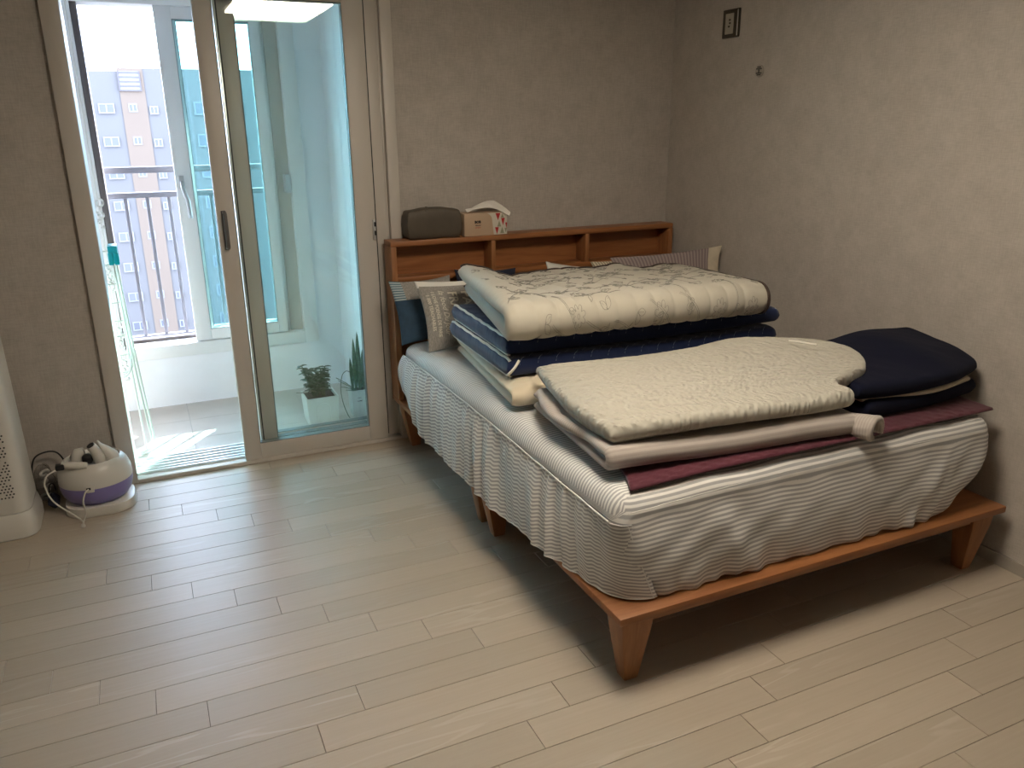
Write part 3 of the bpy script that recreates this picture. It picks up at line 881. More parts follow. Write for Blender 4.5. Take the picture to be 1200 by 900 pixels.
# ------------------------------------------------------------------ mattress in striped fitted sheet
mt = thing('mattress', 'thick mattress in a grey and white striped fitted sheet with a gathered skirt', 'mattress', (1.78, 2.56, PT))
def top_z(x, y):
    # height of the sheet's top surface
    return 0.562 + 0.010 * np.sin((x - 1.0) / 1.5 * PI) - 0.018 * np.clip((y - 3.2) / 0.3, 0, 1)
def body():
    NA, NT_ = 420, 46
    ang = np.linspace(0, 1, NA, endpoint=False)
    V = []; UVV = []
    ts = np.linspace(0, 1, NT_)
    def outline(x0, x1, y0, y1, r, a):
        w, h = x1 - x0, y1 - y0
        segs = [(w - 2 * r), PI * r / 2, (h - 2 * r), PI * r / 2, (w - 2 * r), PI * r / 2, (h - 2 * r), PI * r / 2]
        tot = sum(segs); s = a * tot
        k = 0
        while k < 7 and s > segs[k]: s -= segs[k]; k += 1
        c = [(x0 + r, y0), (x1 - r, y0 + r), (x1, y0 + r), (x1 - r, y1 - r), (x1 - r, y1), (x0 + r, y1 - r), (x0, y1 - r), (x0 + r, y0 + r)][k]
        if k == 0: return c[0] + s, c[1], 0, -1
        if k == 2: return c[0], c[1] + s, 1, 0
        if k == 4: return c[0] - s, c[1], 0, 1
        if k == 6: return c[0], c[1] - s, -1, 0
        th = s / r
        base = {1: -PI / 2, 3: 0, 5: PI / 2, 7: PI}[k]
        return c[0] + r * math.cos(base + th), c[1] + r * math.sin(base + th), math.cos(base + th), math.sin(base + th)
    zs = 0.505
    for i, t in enumerate(ts):
        for a in ang:
            if t <= 0.5:
                h = t / 0.5
                z = PT + 0.003 + h * (zs - PT - 0.003)
                x0 = 1.095 - 0.065 * math.sin(h * PI / 2); x1 = 2.335 + 0.175 * math.sin(min(1, h * 1.15) * PI / 2) ** 0.9
                y0 = 1.588 + 0.012 * h; r = 0.10 - 0.05 * h
                x, y, nx, ny = outline(x0, x1, y0, 3.50, r, a)
                fw = max(0, -ny) if ny < 0 else 0
                # soft wrinkles: diagonal pulls on the front, gathers at the hem
                d = 0.0
                wl = (1 - h)
                if ny < -0.3:
                    d += 0.007 * math.sin((x * 0.9 + h * 0.16) * 34) * (0.25 + wl * 0.75) * (0.4 + 0.6 * math.sin(x * 5.3) ** 2)
                    d += 0.010 * math.exp(-((x - 2.12 - 0.18 * h) / 0.03) ** 2) * (1 - h * 0.6)
                    d += 0.008 * math.exp(-((x - 2.20 - 0.16 * h) / 0.02) ** 2) * (1 - h * 0.7)
                    d += 0.008 * math.exp(-((x - 1.36 - 0.10 * (1 - h)) / 0.035) ** 2) * math.sin(h * PI) 
                    d += 0.006 * math.sin(x * 62 + 3 * math.sin(x * 9)) * wl ** 3
                    d += 0.012 * math.sin(h * PI) + 0.0022 * math.sin((x * 1.3 - z * 2.2) * 26) * math.sin(h * PI) * (0.3 + 0.7 * math.sin(x * 3.1 + 0.6) ** 2)
                elif nx > 0.3:
                    d += 0.004 * math.sin(y * 30 + h * 4)
                x += nx * d; y += ny * d
                if ny < -0.3: z += 0.006 * abs(math.sin(x * 17 + math.sin(x * 7))) * wl ** 2
                uvv = 5 + z + 0.004 * math.sin(x * 11 + h * 2) + 0.0025 * math.sin(x * 31)
            else:
                q = (t - 0.5) / 0.5
                qs = min(1.0, q / 0.3)
                # rounded shoulder then shrink to the centre
                R = 0.05
                if q < 0.3:
                    th = qs * PI / 2
                    inn = R * (1 - math.cos(th)); up = R * math.sin(th)
                else:
                    inn = R + (q - 0.3) / 0.7 * 0.62; up = R
                x, y, nx, ny = outline(1.03 + inn, 2.51 - inn, 1.600 + inn, 3.50 - inn, max(0.0601 - inn, 0.006), a)
                zt = float(top_z(x, y))
                z = zs + (zt - zs) * (up / R) ** 0.9
                z += 0.0025 * math.sin(x * 23 + y * 9) * (up / R) + 0.002 * math.sin(y * 41 + x * 13) * (up / R)
                uvv = None
            V.append((x, y, z)); 
            if uvv is None:
                uvv = 5 + zs - (1.600 - y) if False else (5 + z if (ny < -0.7 and q < 0.2) else 5 + zs + 0.07 + (y - 1.65))
                if ny < -0.7 and q < 0.3: uvv = 5 + zs + q / 0.3 * 0.07
            UVV.append((x + y, uvv))
    F = []
    for i in range(NT_ - 1):
        for k in range(NA):
            k2 = (k + 1) % NA
            F.append([i * NA + k, i * NA + k2, (i + 1) * NA + k2, (i + 1) * NA + k])
    F.append([(NT_ - 1) * NA + k for k in range(NA)])
    F.append([k for k in range(NA)][::-1])
    return link('fitted_sheet', V, F, M['sheet'], mt, True, uv=np.array(UVV))
body()
# gathered skirt hanging over the left edge of the platform
def hem(y):
    yy = [1.60, 1.70, 1.80, 1.90, 2.0, 2.15, 2.26, 2.46, 2.77, 2.92, 3.09, 3.2, 3.3, 3.4, 3.47]
    zz = [0.257, 0.256, 0.254, 0.250, 0.240, 0.230, 0.222, 0.208, 0.212, 0.205, 0.202, 0.222, 0.265, 0.31, 0.35]
    return np.interp(y, yy, zz)
def gather(y, V):
    g = np.sin(y * 2 * PI / 0.118 + 2.6 * np.sin(y * 4.1) + 1.4 * np.sin(y * 9.7) + V * 3.4)
    return g
def skirtC(U, V):
    # first part of the run turns round the mattress corner, the rest follows the long side
    y = 1.60 + U * 1.875
    h = 1 - V
    zt = 0.500 + 0.006 * np.sin(y * 3)
    zb = hem(y)
    z = zt - V * (zt - zb)
    xb = np.interp(y, [1.60, 1.66, 1.75, 1.9, 2.1, 2.4, 3.2, 3.47], [1.060, 1.045, 1.020, 1.003, 0.996, 0.993, 0.995, 1.005])
    x = 1.024 + (xb - 1.024) * V ** 0.8 - 0.022 * np.sin(V * PI) ** 0.8 * (0.6 + 0.4 * np.sin(y * 2)) * np.clip((y - 1.62) / 0.25, 0.25, 1)
    amp = (0.2 + 0.8 * V ** 0.7) * np.clip((y - 1.66) / 0.3, 0.08, 1)
    g = gather(y, V)
    mod = 0.35 + 0.65 * np.sin(y * 5.3 + 1) ** 2
    fold = 0.0125 * g * mod + 0.0035 * np.sin(y * 2 * PI / 0.047 + 3 * np.sin(y * 7) + V * 4) * mod + 0.006 * np.sin(y * 2 * PI / 0.41 + V * 3)
    x = np.minimum(x - fold * amp, np.where((z < 0.262) & (y > 1.95), 1.006, 2.0)) - 0.002 * np.sin(y * 2 * PI / 0.024) * np.exp(-V * 7)
    R = 0.045 + 0.055 * V
    d = np.clip((1.60 + R * 1.0 - y) / R, 0, 1)      # 1 at the front end of the corner
    th = d * PI / 2
    x = np.where(d > 0, x + R * (1 - np.cos(th)), x)
    y2 = np.where(d > 0, 1.598 - 0.010 * V + R - R * np.sin(th), y + 0.0 * y)
    z = z + 0.006 * g * V ** 2 * np.clip((y - 1.85) / 0.3, 0, 1)
    return np.stack([x, y2, z], -1)
sk = Sheet(skirtC, 0.0012, nu=420, nv=44, tight=0.01)
# stripes run level along the skirt
yy = 1.60 + sk.U * 1.875
a_, b_ = sk.U.shape
uvz = np.stack([yy, 3 + (1 - sk.V) * 0.29 + 0.005 * gather(yy, sk.V) * (0.3 + sk.V) + 0.002 * np.sin(yy * 2 * PI / 0.047 + 3 * np.sin(yy * 7) + sk.V * 4)], -1)
inner = np.ones((a_, b_), bool); inner[0] = inner[-1] = False; inner[:, 0] = inner[:, -1] = False
sk.uv = np.concatenate([uvz.reshape(-1, 2), uvz[inner]])
sk.build('skirt', M['sheet'], mt)
tube('hem', [tuple(p) for p in sk.at(np.linspace(0.003, 0.997, 260), np.full(260, 0.995))], 0.0022, M['seam'], mt, seg=6)
tube('seam', [(1.021 - 0.001 * math.sin(k * 0.9), 1.635 + k * 0.0306, 0.502 + 0.006 * math.sin((1.62 + k * 0.0309) * 3)) for k in range(60)], 0.0028, M['seam'], mt, seg=6)
tube('seam', [tuple(p) for p in sk.at(np.full(40, 0.004), np.linspace(0.01, 0.99, 40), 0.0)], 0.0014, M['seam'], mt, seg=6)
tube('seam', [(1.06 + 0.0275 * k, 1.5985 + 0.0008 * math.sin(k * 1.7), 0.527 + 0.020 * math.sin(k / 50 * PI)) for k in range(51)], 0.0013, M['seam'], mt, seg=6)

# ------------------------------------------------------------------ burgundy pad under the blankets
def quilting(U, V, lu, lv, step, amp, diag=True):
    X, Y = U * lu, V * lv
    if diag: a, b = (X + Y) / step, (X - Y) / step
    else: a, b = X / step, Y / step
    return amp * (np.abs(np.sin(a * PI)) ** 0.5 * np.abs(np.sin(b * PI)) ** 0.5 - 0.6)
def mz(x, y): return float(top_z(x, y))
C = coons([(1.085, 1.632, 0.575), (1.4, 1.626, 0.587), (1.9, 1.616, 0.589), (2.53, 1.634, 0.577)],
          [(2.53, 1.634, 0.577), (2.55, 2.1, 0.581), (2.54, 2.72, 0.579)],
          [(1.22, 2.30, 0.577), (1.7, 2.33, 0.587), (2.10, 2.34, 0.589), (2.24, 2.42, 0.587), (2.34, 2.68, 0.581), (2.54, 2.72, 0.579)],
          [(1.085, 1.632, 0.575), (1.135, 1.78, 0.576), (1.22, 2.30, 0.577)])
pad = Sheet(C, lambda U, V: 0.0065 + 0 * U, nu=150, nv=80, top=lambda U, V: quilting(U, V, 1.45, 0.9, 0.055, 0.004), bot=lambda U, V: -0.002 + 0 * U)
prop(pad.build('bed_pad', M['burg']), 'thin quilted burgundy pad lying on the striped sheet beneath the front blankets', 'bed pad')

# ------------------------------------------------------------------ back stack: cream topper, navy folding mattress, flowered quilt
C, T = ufold((1.062, 2.335), (2.17, 2.385), (1.160, 3.120), (2.28, 3.04), 0.579, 0.082,
             zbot=lambda U, f: 0 * U - 0.004, ztop=lambda U, f: 0.006 * np.sin(U * 7) - 0.008 * f)
tp = Sheet(C, lambda U, V: T * 1.0 + 0 * U, nu=150, nv=110, round_u=1.2, tight=0.08,
           top=lambda U, V: -0.007 * np.exp(-((U) / 0.02) ** 2) - 0.006 + quilting(U, V, 1.1, 1.5, 0.075, 0.008))
prop(tp.build('folded_topper', M['cream2']), 'cream folded mattress topper at the bottom of the back stack', 'mattress topper')

nv = thing('folding_mattress', 'navy blue folded floor mattress with white piping in the middle of the back stack', 'mattress', (1.7, 2.75, 0.672))
def padC(FL, FR, BL, BR, z, zf=None):
    FL, FR, BL, BR = [np.array(p, float) for p in (FL, FR, BL, BR)]
    def C(U, V):
        u, v = U, V
        X = (FL[0] * (1 - u) + FR[0] * u) * (1 - v) + (BL[0] * (1 - u) + BR[0] * u) * v
        Y = (FL[1] * (1 - u) + FR[1] * u) * (1 - v) + (BL[1] * (1 - u) + BR[1] * u) * v
        Z = z + 0 * X
        if zf: Z = Z + zf(U, V)
        return np.stack([X, Y, Z], -1)
    return C
lower = Sheet(padC((1.088, 2.430), (2.270, 2.405), (1.120, 3.10), (2.30, 3.02), 0.694, lambda U, V: 0.006 * np.sin(U * 6 + 1) - 0.004), 0.032, nu=120, nv=80, power=3.2,
              top=lambda U, V: quilting(U, V, 1.2, .7, 0.10, 0.005), tight=0.07)
lower.build('lower_fold', M['navy'], nv)
upper = Sheet(padC((1.100, 2.465), (2.315, 2.445), (1.135, 3.11), (2.33, 3.02), 0.757, lambda U, V: 0.005 * np.sin(U * 5 + 2) + 0.001), 0.030, nu=120, nv=80, power=3.2,
              top=lambda U, V: quilting(U, V, 1.2, .7, 0.10, 0.005), tight=0.07)
upper.build('upper_fold', M['navy'], nv)
def loopat(sh, k=0.55, side='top', n=60):
    t = np.linspace(0.015, 0.985, n)
    e = 0.012
    pts = []
    Q = sh.top if side == 'top' else sh.bot
    for vv in t[::-1]: pts.append(sh.at(np.array(e), np.array(vv), 0.001, side))
    return pts
for sh, sd_ in ((upper, 'top'), (upper, 'bot'), (lower, 'top'), (lower, 'bot')):
    pts = loopat(sh, side=sd_)
    tube('piping', pts, 0.0055, M['piping'], nv, seg=8)
    # piping goes a little way round the front corner
    u = np.linspace(0.012, 0.05, 8)
tube('piping', [(1.094, 2.445, 0.671), (1.088, 2.420, 0.682), (1.104, 2.407, 0.705), (1.126, 2.415, 0.728)], 0.005, M['piping'], nv, seg=8, spline=5)
# pale zig-zag quilting thread on the front faces
zz = MB()
for sh, side, rows in ((lower, 'top', 1), (upper, 'top', 1)):
    for k in range(16):
        u0 = 0.04 + k * 0.06
        for (du, v0, v1) in ((0.022, 0.002, 0.034), (-0.022, 0.034, 0.075)):
            tt = np.linspace(0, 1, 8)
            V_, F_ = tube_geo(sh.at(u0 + du * (tt if du > 0 else (1 - tt)) , v0 + (v1 - v0) * tt, 0.0006), 0.0008, 4)
            zz.add(V_, F_)
prop(zz.build('quilting_thread', M['navy_thread'], nv), kind='stuff')

qt = thing('flowered_quilt', 'cream quilt with stitched grey flowers and brown binding, topping the back stack', 'quilt', (1.65, 2.7, 0.815))
def qtop(U, f):
    return (-0.052 * f * (1 / (1 + np.exp(-(U - 0.13) / 0.025))) + 0.016 * np.exp(-(U / 0.10) ** 2) * f - 0.012 * np.exp(-((U - 0.20) / 0.05) ** 2) * f
            + 0.012 * f * np.exp(-((U - 0.42) / 0.12) ** 2) + 0.018 * np.exp(-((U - .66) / 0.05) ** 2) * f ** 2 - 0.022 * f * np.exp(-((U - 0.80) / 0.07) ** 2)
            - 0.020 * np.exp(-((U - 1.0) / 0.08) ** 2) - 0.006 * np.clip(1 - f * 3, 0, 1))
def qbot(U, f):
    return 0.0 + 0.030 * np.exp(-(U / 0.08) ** 2) * f
C, TQ = ufold((1.062, 2.385), (2.150, 2.350), (1.190, 3.110), (2.25, 3.03), 0.797, 0.150, ztop=qtop, zbot=qbot,
              xt=lambda U, f, h: (-0.035 * h * f * np.exp(-(U / 0.15) ** 2)) + 0.02 * np.exp(-(U / 0.1) ** 2) * (1 - h) * f)
def channels(U, V):
    # long quilted channels running from back to front and a little slanted
    a = U * 14 + 3.2 * V
    return -0.006 + 0.0075 * np.abs(np.sin(a * PI)) ** 0.45 + 0.0018 * fnoise(U * 1.1, V * 1.6, 3, 5, 2)
quilt = Sheet(C, lambda U, V: TQ * 0.97 + 0 * U, nu=230, nv=200, round_u=1.0, top=lambda U, V: -0.003 + channels(U, V) * (V > 0.35), bot=lambda U, V: channels(U, V), tight=0.07)
quilt.build('quilt', M['cream'], qt)
# the outside of this fold is the "bottom" side of the swept sheet
OUT = 'bot' if quilt.bot[10, len(quilt.v) // 2][1] < quilt.top[10, len(quilt.v) // 2][1] else 'top'
nvv = 90
back = [quilt.at(np.array(u), np.array(0.990), 0.003, OUT) for u in np.linspace(0.01, 0.985, 90)]
rt = [quilt.at(np.array(0.9885), np.array(v), 0.002, OUT) for v in np.linspace(0.985, 0.30, 110)]
tube('binding', back + rt, 0.0085, M['trim'], qt, seg=8)
tube('binding', [quilt.at(np.array(u), np.array(0.003), 0.0, 'bot') for u in np.linspace(0.0, 0.5, 30)], 0.007, M['trim'], qt, seg=8)
# stitched stems, leaves and flowers
emb = MB()
UL, VL = 1.10, 1.6
def stitch(us, vs):
    us = np.array(us) / UL; vs = np.array(vs) / VL
    if us.min() < 0.015 or us.max() > 0.985 or vs.max() > 0.985 or vs.min() < 0.30: return
    Pp = quilt.at(us, vs, 0.0007, OUT)
    V_, F_ = tube_geo(Pp, 0.0008, 4, caps=False)
    emb.add(V_, F_)
r2 = random.Random(5)
def flower(cx, cy, R, n, a0):
    for k in range(n):
        a = a0 + 2 * PI * k / n
        t = np.linspace(-PI / n * 0.95, PI / n * 0.95, 9)
        rr = R * (0.35 + 0.65 * np.cos(t * n / 2 * 0.98) ** 0.5)
        stitch(cx + rr * np.cos(a + t), cy + rr * np.sin(a + t))
    t = np.linspace(0, 2 * PI, 9); stitch(cx + R * 0.22 * np.cos(t), cy + R * 0.22 * np.sin(t))
def leafst(cx, cy, Ln, a):
    t = np.linspace(0, 1, 7)
    for sgn in (1, -1):
        w = sgn * Ln * 0.27 * np.sin(t * PI)
        x = t * Ln; stitch(cx + x * math.cos(a) - w * math.sin(a), cy + x * math.sin(a) + w * math.cos(a))
    stitch([cx, cx + Ln * 0.8 * math.cos(a)], [cy, cy + Ln * 0.8 * math.sin(a)])
gy = 0.54
row = 0
while gy < 1.56:
    gx = 0.05 + (row % 2) * 0.07
    while gx < 1.08:
        x, y = gx + r2.uniform(-.02, .02), gy + r2.uniform(-.02, .02)
        kind = r2.random()
        if kind < 0.38: flower(x, y, r2.uniform(0.020, 0.028), 5, r2.uniform(0, 6))
        elif kind < 0.6: flower(x, y, r2.uniform(0.024, 0.034), 8, r2.uniform(0, 6))
        else:
            a = r2.uniform(0, 2 * PI); leafst(x, y, 0.036, a); leafst(x, y, 0.030, a + 1.4)
        a = r2.uniform(0, 2 * PI); c = r2.uniform(-1.2, 1.2)
        t = np.linspace(0, 1, 14)
        ang = a + c * t
        xs = x + np.cumsum(np.cos(ang)) * 0.0105 + 0.02 * math.cos(a); ys = y + np.cumsum(np.sin(ang)) * 0.0105 + 0.02 * math.sin(a)
        stitch(xs, ys); stitch(xs + 0.004, ys + 0.003)
        leafst(xs[7], ys[7], 0.026, ang[7] + 0.9)
        gx += 0.125
    gy += 0.088; row += 1
prop(emb.build('stitched_flowers', M['thread'], qt), kind='stuff')
# ------------------------------------------------------------------ front stack: greige blanket and white seersucker quilt
gb_ = thing('folded_blanket', 'greige pinstriped folded blanket on the burgundy pad, under the white crinkled quilt', 'blanket', (1.5, 1.95, 0.60))
C, TG = ufold((1.062, 1.722), (1.90, 1.632), (1.112, 2.275), (1.98, 2.30), 0.596, 0.068,
              zbot=lambda U, f: -0.004 + 0.004 * np.sin(U * 9), ztop=lambda U, f: 0.003 * np.sin(U * 8 + 2) + 0.000 * f, layers=2)
bl = Sheet(C, lambda U, V: TG * 0.98 + 0 * U, nu=130, nv=120, round_u=1.2, tight=0.08,
           top=lambda U, V: 0.003 * fnoise(U, V * 1.5, 11, 3, 3), bot=lambda U, V: 0.003 * fnoise(U, V * 1.5, 12, 3, 3) - 0.002)
bl.build('blanket', M['greige'], gb_)
# loose middle layer showing at the left side
C = coons([(1.092, 1.80, 0.640), (1.5, 1.80, 0.66)], [(1.5, 1.80, 0.66), (1.5, 2.2, 0.66)], [(1.125, 2.28, 0.655), (1.5, 2.3, 0.665)],
          [(1.092, 1.80, 0.640), (1.066, 1.98, 0.645), (1.070, 2.12, 0.650), (1.125, 2.28, 0.655)])
ly = Sheet(C, 0.015, nu=50, nv=70, top=lambda U, V: 0.006 * fnoise(U, V, 21, 3, 3), bot=lambda U, V: 0.004 * fnoise(U, V, 22, 3, 3), tight=0.08)
ly.build('inner_layer', M['greige'], gb_)
# rolled corner at the right-hand end
def rollC(U, V):
    th = -0.6 + U * 1.55 * PI
    R = 0.033 * (1.0 - 0.28 * U)
    w = (V - 0.5)
    cx, cy, cz = 1.905, 1.625, 0.622
    ax = np.array([0.30, -0.95, 0.05]); ax /= np.linalg.norm(ax)
    e1 = np.array([0.95, 0.30, 0.0]); e1 /= np.linalg.norm(e1); e2 = np.array([0, 0, 1.0])
    s = 1 + 0.35 * w
    return (np.array([cx, cy, cz]) + (w * 0.10)[..., None] * ax + (R * s * np.cos(th))[..., None] * e1 * 1.15 + (R * s * np.sin(th))[..., None] * e2)
rc = Sheet(rollC, 0.011, nu=60, nv=24, top=lambda U, V: 0.002 * fnoise(U * 2, V, 31, 2, 2), tight=0.1)
rc.build('rolled_corner', M['greige'], gb_)

wq = thing('crinkled_quilt', 'white crinkled seersucker quilt spread over the front stack', 'quilt', (1.5, 1.95, 0.67))
def wob(seed, amp, f=2.2):
    return lambda U, V: amp * fnoise(U * 1.2, V, seed, f, 3)
C = coons([(1.085, 1.735, 0.690), (1.25, 1.700, 0.702), (1.50, 1.670, 0.705), (1.72, 1.650, 0.702), (1.885, 1.645, 0.705)],
          [(1.885, 1.645, 0.705), (1.91, 1.68, 0.708), (1.905, 1.735, 0.720), (2.075, 1.785, 0.730), (2.155, 1.90, 0.748), (2.10, 2.03, 0.765)],
          [(1.150, 2.335, 0.705), (1.22, 2.26, 0.730), (1.45, 2.21, 0.735), (1.66, 2.20, 0.738), (1.88, 2.19, 0.755), (2.10, 2.03, 0.765)],
          [(1.085, 1.735, 0.690), (1.075, 1.90, 0.700), (1.105, 2.13, 0.702), (1.150, 2.335, 0.705)],
          sag=lambda U, V: 0.010 * np.sin(U * PI) * np.sin(V * PI) + 0.006 * fnoise(U * 1.2, V, 41, 1.5, 2) * np.sin(V * PI) * np.sin(U * PI))
def crinkle(U, V):
    return 0.0022 * fnoise(U * 1.0, V * 0.6, 51, 16, 2) + 0.003 * np.sin((V * 0.6 + 0.15 * U) * 2 * PI / 0.05) * np.exp(-((V - 0.05) / 0.25) ** 2) * 0.5 + 0.0025 * fnoise(U, V, 53, 5, 2)
q1 = Sheet(C, lambda U, V: 0.026 + 0 * U, nu=300, nv=190, top=crinkle, bot=lambda U, V: 0.001 * fnoise(U, V, 52, 12, 2), power=2.2, tight=0.05)
q1.build('quilt', M['seer'], wq)
# under layer peeking out along the left edge
C = coons([(1.100, 1.745, 0.672), (1.45, 1.72, 0.68)], [(1.45, 1.72, 0.68), (1.45, 2.25, 0.69)], [(1.165, 2.30, 0.690), (1.45, 2.25, 0.69)],
          [(1.100, 1.745, 0.672), (1.083, 1.92, 0.682), (1.113, 2.13, 0.690), (1.165, 2.30, 0.690)])
q2 = Sheet(C, 0.013, nu=60, nv=90, top=wob(61, 0.002, 9), bot=wob(62, 0.002, 9), tight=0.06)
q2.build('under_layer', M['seer'], wq)
tube('tie_loop', [(1.965, 2.02, 0.793), (1.975, 1.985, 0.797), (1.99, 1.955, 0.796), (2.005, 1.935, 0.795)], 0.003, M['piping'], wq, seg=6, spline=5)

# ------------------------------------------------------------------ navy folded blanket by the wall
nb = thing('navy_blanket', 'dark navy folded blanket with a pale lining, beside the wall on the burgundy pad', 'blanket', (2.3, 1.9, 0.60))
C = coons([(2.02, 1.705, 0.627), (2.3, 1.700, 0.627), (2.565, 1.735, 0.627)], [(2.565, 1.735, 0.627), (2.58, 1.95, 0.627), (2.56, 2.2, 0.627)],
          [(2.0, 2.25, 0.627), (2.56, 2.2, 0.627)], [(2.02, 1.705, 0.627), (2.0, 2.25, 0.627)])
Sheet(C, 0.030, nu=90, nv=60, top=wob(71, 0.003), bot=wob(72, 0.001), power=2.6, tight=0.07).build('lower_fold', M['navy_dark'], nb)
C = coons([(2.02, 1.735, 0.655), (2.3, 1.700, 0.655), (2.53, 1.735, 0.657)], [(2.53, 1.735, 0.657), (2.555, 2.1, 0.665)], [(2.02, 2.15, 0.67), (2.555, 2.1, 0.665)], [(2.02, 1.735, 0.655), (2.02, 2.15, 0.67)])
Sheet(C, 0.009, nu=80, nv=40, top=wob(73, 0.0015, 4), tight=0.05).build('pale_lining', M['cream_cloth'], nb)
C = coons([(1.98, 1.715, 0.688), (2.18, 1.690, 0.684), (2.38, 1.690, 0.688), (2.560, 1.740, 0.692)],
          [(2.560, 1.740, 0.692), (2.575, 1.83, 0.716), (2.560, 1.93, 0.738), (2.545, 2.03, 0.756)],
          [(2.00, 2.12, 0.720), (2.2, 2.10, 0.725), (2.36, 2.07, 0.752), (2.545, 2.03, 0.756)], [(1.98, 1.715, 0.688), (2.0, 2.12, 0.720)],
          sag=lambda U, V: 0.014 * np.sin(U * PI) * np.sin(V * PI) + 0.022 * np.exp(-((U - .62) / .16) ** 2) * V * (1 - V) * 2)
Sheet(C, 0.028, nu=110, nv=80, top=wob(74, 0.003, 1.6), power=2.4, tight=0.06).build('upper_fold', M['navy_dark'], nb)

# ------------------------------------------------------------------ pillows
def pillow(TL, TR, BL, BR, thick, m, name='pillow', parent=None, nu=70, nv=70, mats=None, fmf=None, seed=1, bend=0.0, uvo=(0, 0)):
    TL, TR, BL, BR = [np.array(p, float) for p in (TL, TR, BL, BR)]
    def C(U, V):
        # pinch the sides in between the pointed corners
        pu = 0.045 * (4 * V * (1 - V)) ; pv = 0.045 * (4 * U * (1 - U))
        u = U * (1 - 2 * pu) + pu; v = V * (1 - 2 * pv) + pv
        u_, v_ = u[..., None], v[..., None]
        return (BL * (1 - u_) + BR * u_) * (1 - v_) + (TL * (1 - u_) + TR * u_) * v_
    def T(U, V):
        return 0.003 + thick * (np.clip(np.sin(U * PI), 0, 1) ** 0.55 * np.clip(np.sin(V * PI), 0, 1) ** 0.55) + 0.003 * fnoise(U, V, seed, 1.6, 3) * np.sin(U * PI) * np.sin(V * PI)
    s = Sheet(C, T, nu=nu, nv=nv, round_u=0.02, round_v=0.02, tight=0.03, uvoff=uvo)
    o = s.build(name, m, parent, mats=mats, fmf=fmf)
    return s, o
# patchwork pillow, leaning on the headboard
s, o = pillow((0.972, 3.47, 0.845), (1.275, 3.50, 0.845), (0.992, 3.38, 0.565), (1.29, 3.41, 0.562), 0.045, None,
              mats=[M['petrol'], M['grey_linen'], M['light_stripe']], name='patchwork_pillow',
              fmf=lambda U, V: np.where(V > 0.68, np.where(U > 0.16, 1, 2), 0), seed=3)
prop(o, 'petrol blue and grey patchwork pillow at the left end of the headboard', 'pillow')
# grey pillow with lettering
lp = thing('lettered_pillow', 'grey linen pillow printed with sideways cream lettering, in front of the blue pillow', 'pillow', (1.3, 3.25, 0.56))
s, o = pillow((1.040, 3.305, 0.866), (1.50, 3.335, 0.855), (1.058, 3.205, 0.566), (1.50, 3.235, 0.566), 0.046, None, parent=lp,
              mats=[M['grey_linen'], M['white_cloth']], fmf=lambda U, V: np.where(V > 0.915, 1, 0), seed=9)
tube('white_edge', [tuple(q) for q in s.at(np.full(12, 0.006), np.linspace(0.90, 0.99, 12))], 0.005, M['white_cloth'], lp, seg=8)
def textmesh(body, size, font_shear=0.0, bold=0.0):
    c = bpy.data.curves.new('lettering', 'FONT'); c.body = body; c.size = size; c.shear = font_shear; c.offset = bold; c.resolution_u = 2
    t = bpy.data.objects.new('lettering', c); COL.objects.link(t)
    dg = bpy.context.evaluated_depsgraph_get(); dg.update()
    me = bpy.data.meshes.new_from_object(t.evaluated_get(dg))
    bpy.data.objects.remove(t); bpy.data.curves.remove(c)
    vs = np.array([v.co[:] for v in me.vertices]); fs = [list(p.vertices) for p in me.polygons]
    bpy.data.meshes.remove(me)
    return vs, fs
PW, PH = 0.45, 0.30
pside = 'top' if s.top[35, 35][1] < s.bot[35, 35][1] else 'bot'
for txt, size, ucol, v0, sh_, bd, vlen in (('I LOVE POENSE DE PARIE', 0.022, 0.105, 0.84, 0, 0.0004, 0.66), ('1 800 TEACHABLES', 0.021, 0.048, 0.80, 0, 0.0004, 0.52),
                             ('la food Du Jour', 0.036, 0.180, 0.86, 0.35, 0.0, 0.68), ('FRANCE', 0.060, 0.275, 0.83, 0, 0.0012, 0.62), ('PARIS', 0.060, 0.420, 0.83, 0, 0.0012, 0.5)):
    vs, fs = textmesh(txt, size, sh_, bd)
    w = vs[:, 0].max()
    # reading direction runs down the pillow, letters' tops toward the right
    vv = v0 - vs[:, 0] / w * vlen
    uu = ucol + vs[:, 1] / PW
    Pp = s.at(np.clip(uu, 0.01, 0.99), np.clip(vv, 0.01, 0.99), 0.0012, pside)
    link('lettering', Pp, fs, M['print_white'], lp)
# dark pillow hidden in the gap
s, o = pillow((1.30, 3.50, 0.868), (1.62, 3.51, 0.850), (1.31, 3.46, 0.58), (1.62, 3.46, 0.58), 0.022, M['navybag'], name='dark_pillow', nu=40, nv=40)
prop(o, 'dark pillow barely showing above the lettered pillow', 'pillow')
# right-hand pillows
s, o = pillow((1.75, 3.44, 0.880), (2.08, 3.48, 0.82), (1.72, 3.30, 0.62), (2.10, 3.30, 0.62), 0.045, M['white_cloth'], name='white_pillow', nu=40, nv=40)
prop(o, 'white pillow with one corner peeping over the quilt before the middle compartment', 'pillow')
s, o = pillow((1.94, 3.34, 0.878), (2.50, 3.44, 0.860), (1.97, 3.27, 0.68), (2.50, 3.30, 0.68), 0.030, M['cream_stripe'], name='striped_pillow', nu=60, nv=40)
prop(o, 'cream pillow with thin dark stripes half hidden behind the mauve pillow', 'pillow')
s, o = pillow((2.000, 3.26, 0.905), (2.570, 3.15, 0.938), (2.00, 3.20, 0.70), (2.560, 3.10, 0.70), 0.036, None, name='mauve_pillow',
              mats=[M['mauve'], M['cream_cloth']], fmf=lambda U, V: np.where(U > 0.87, 1, 0), nu=80, nv=50)
prop(o, 'mauve grey striped pillow with a cream end, propped beside the right wall', 'pillow')

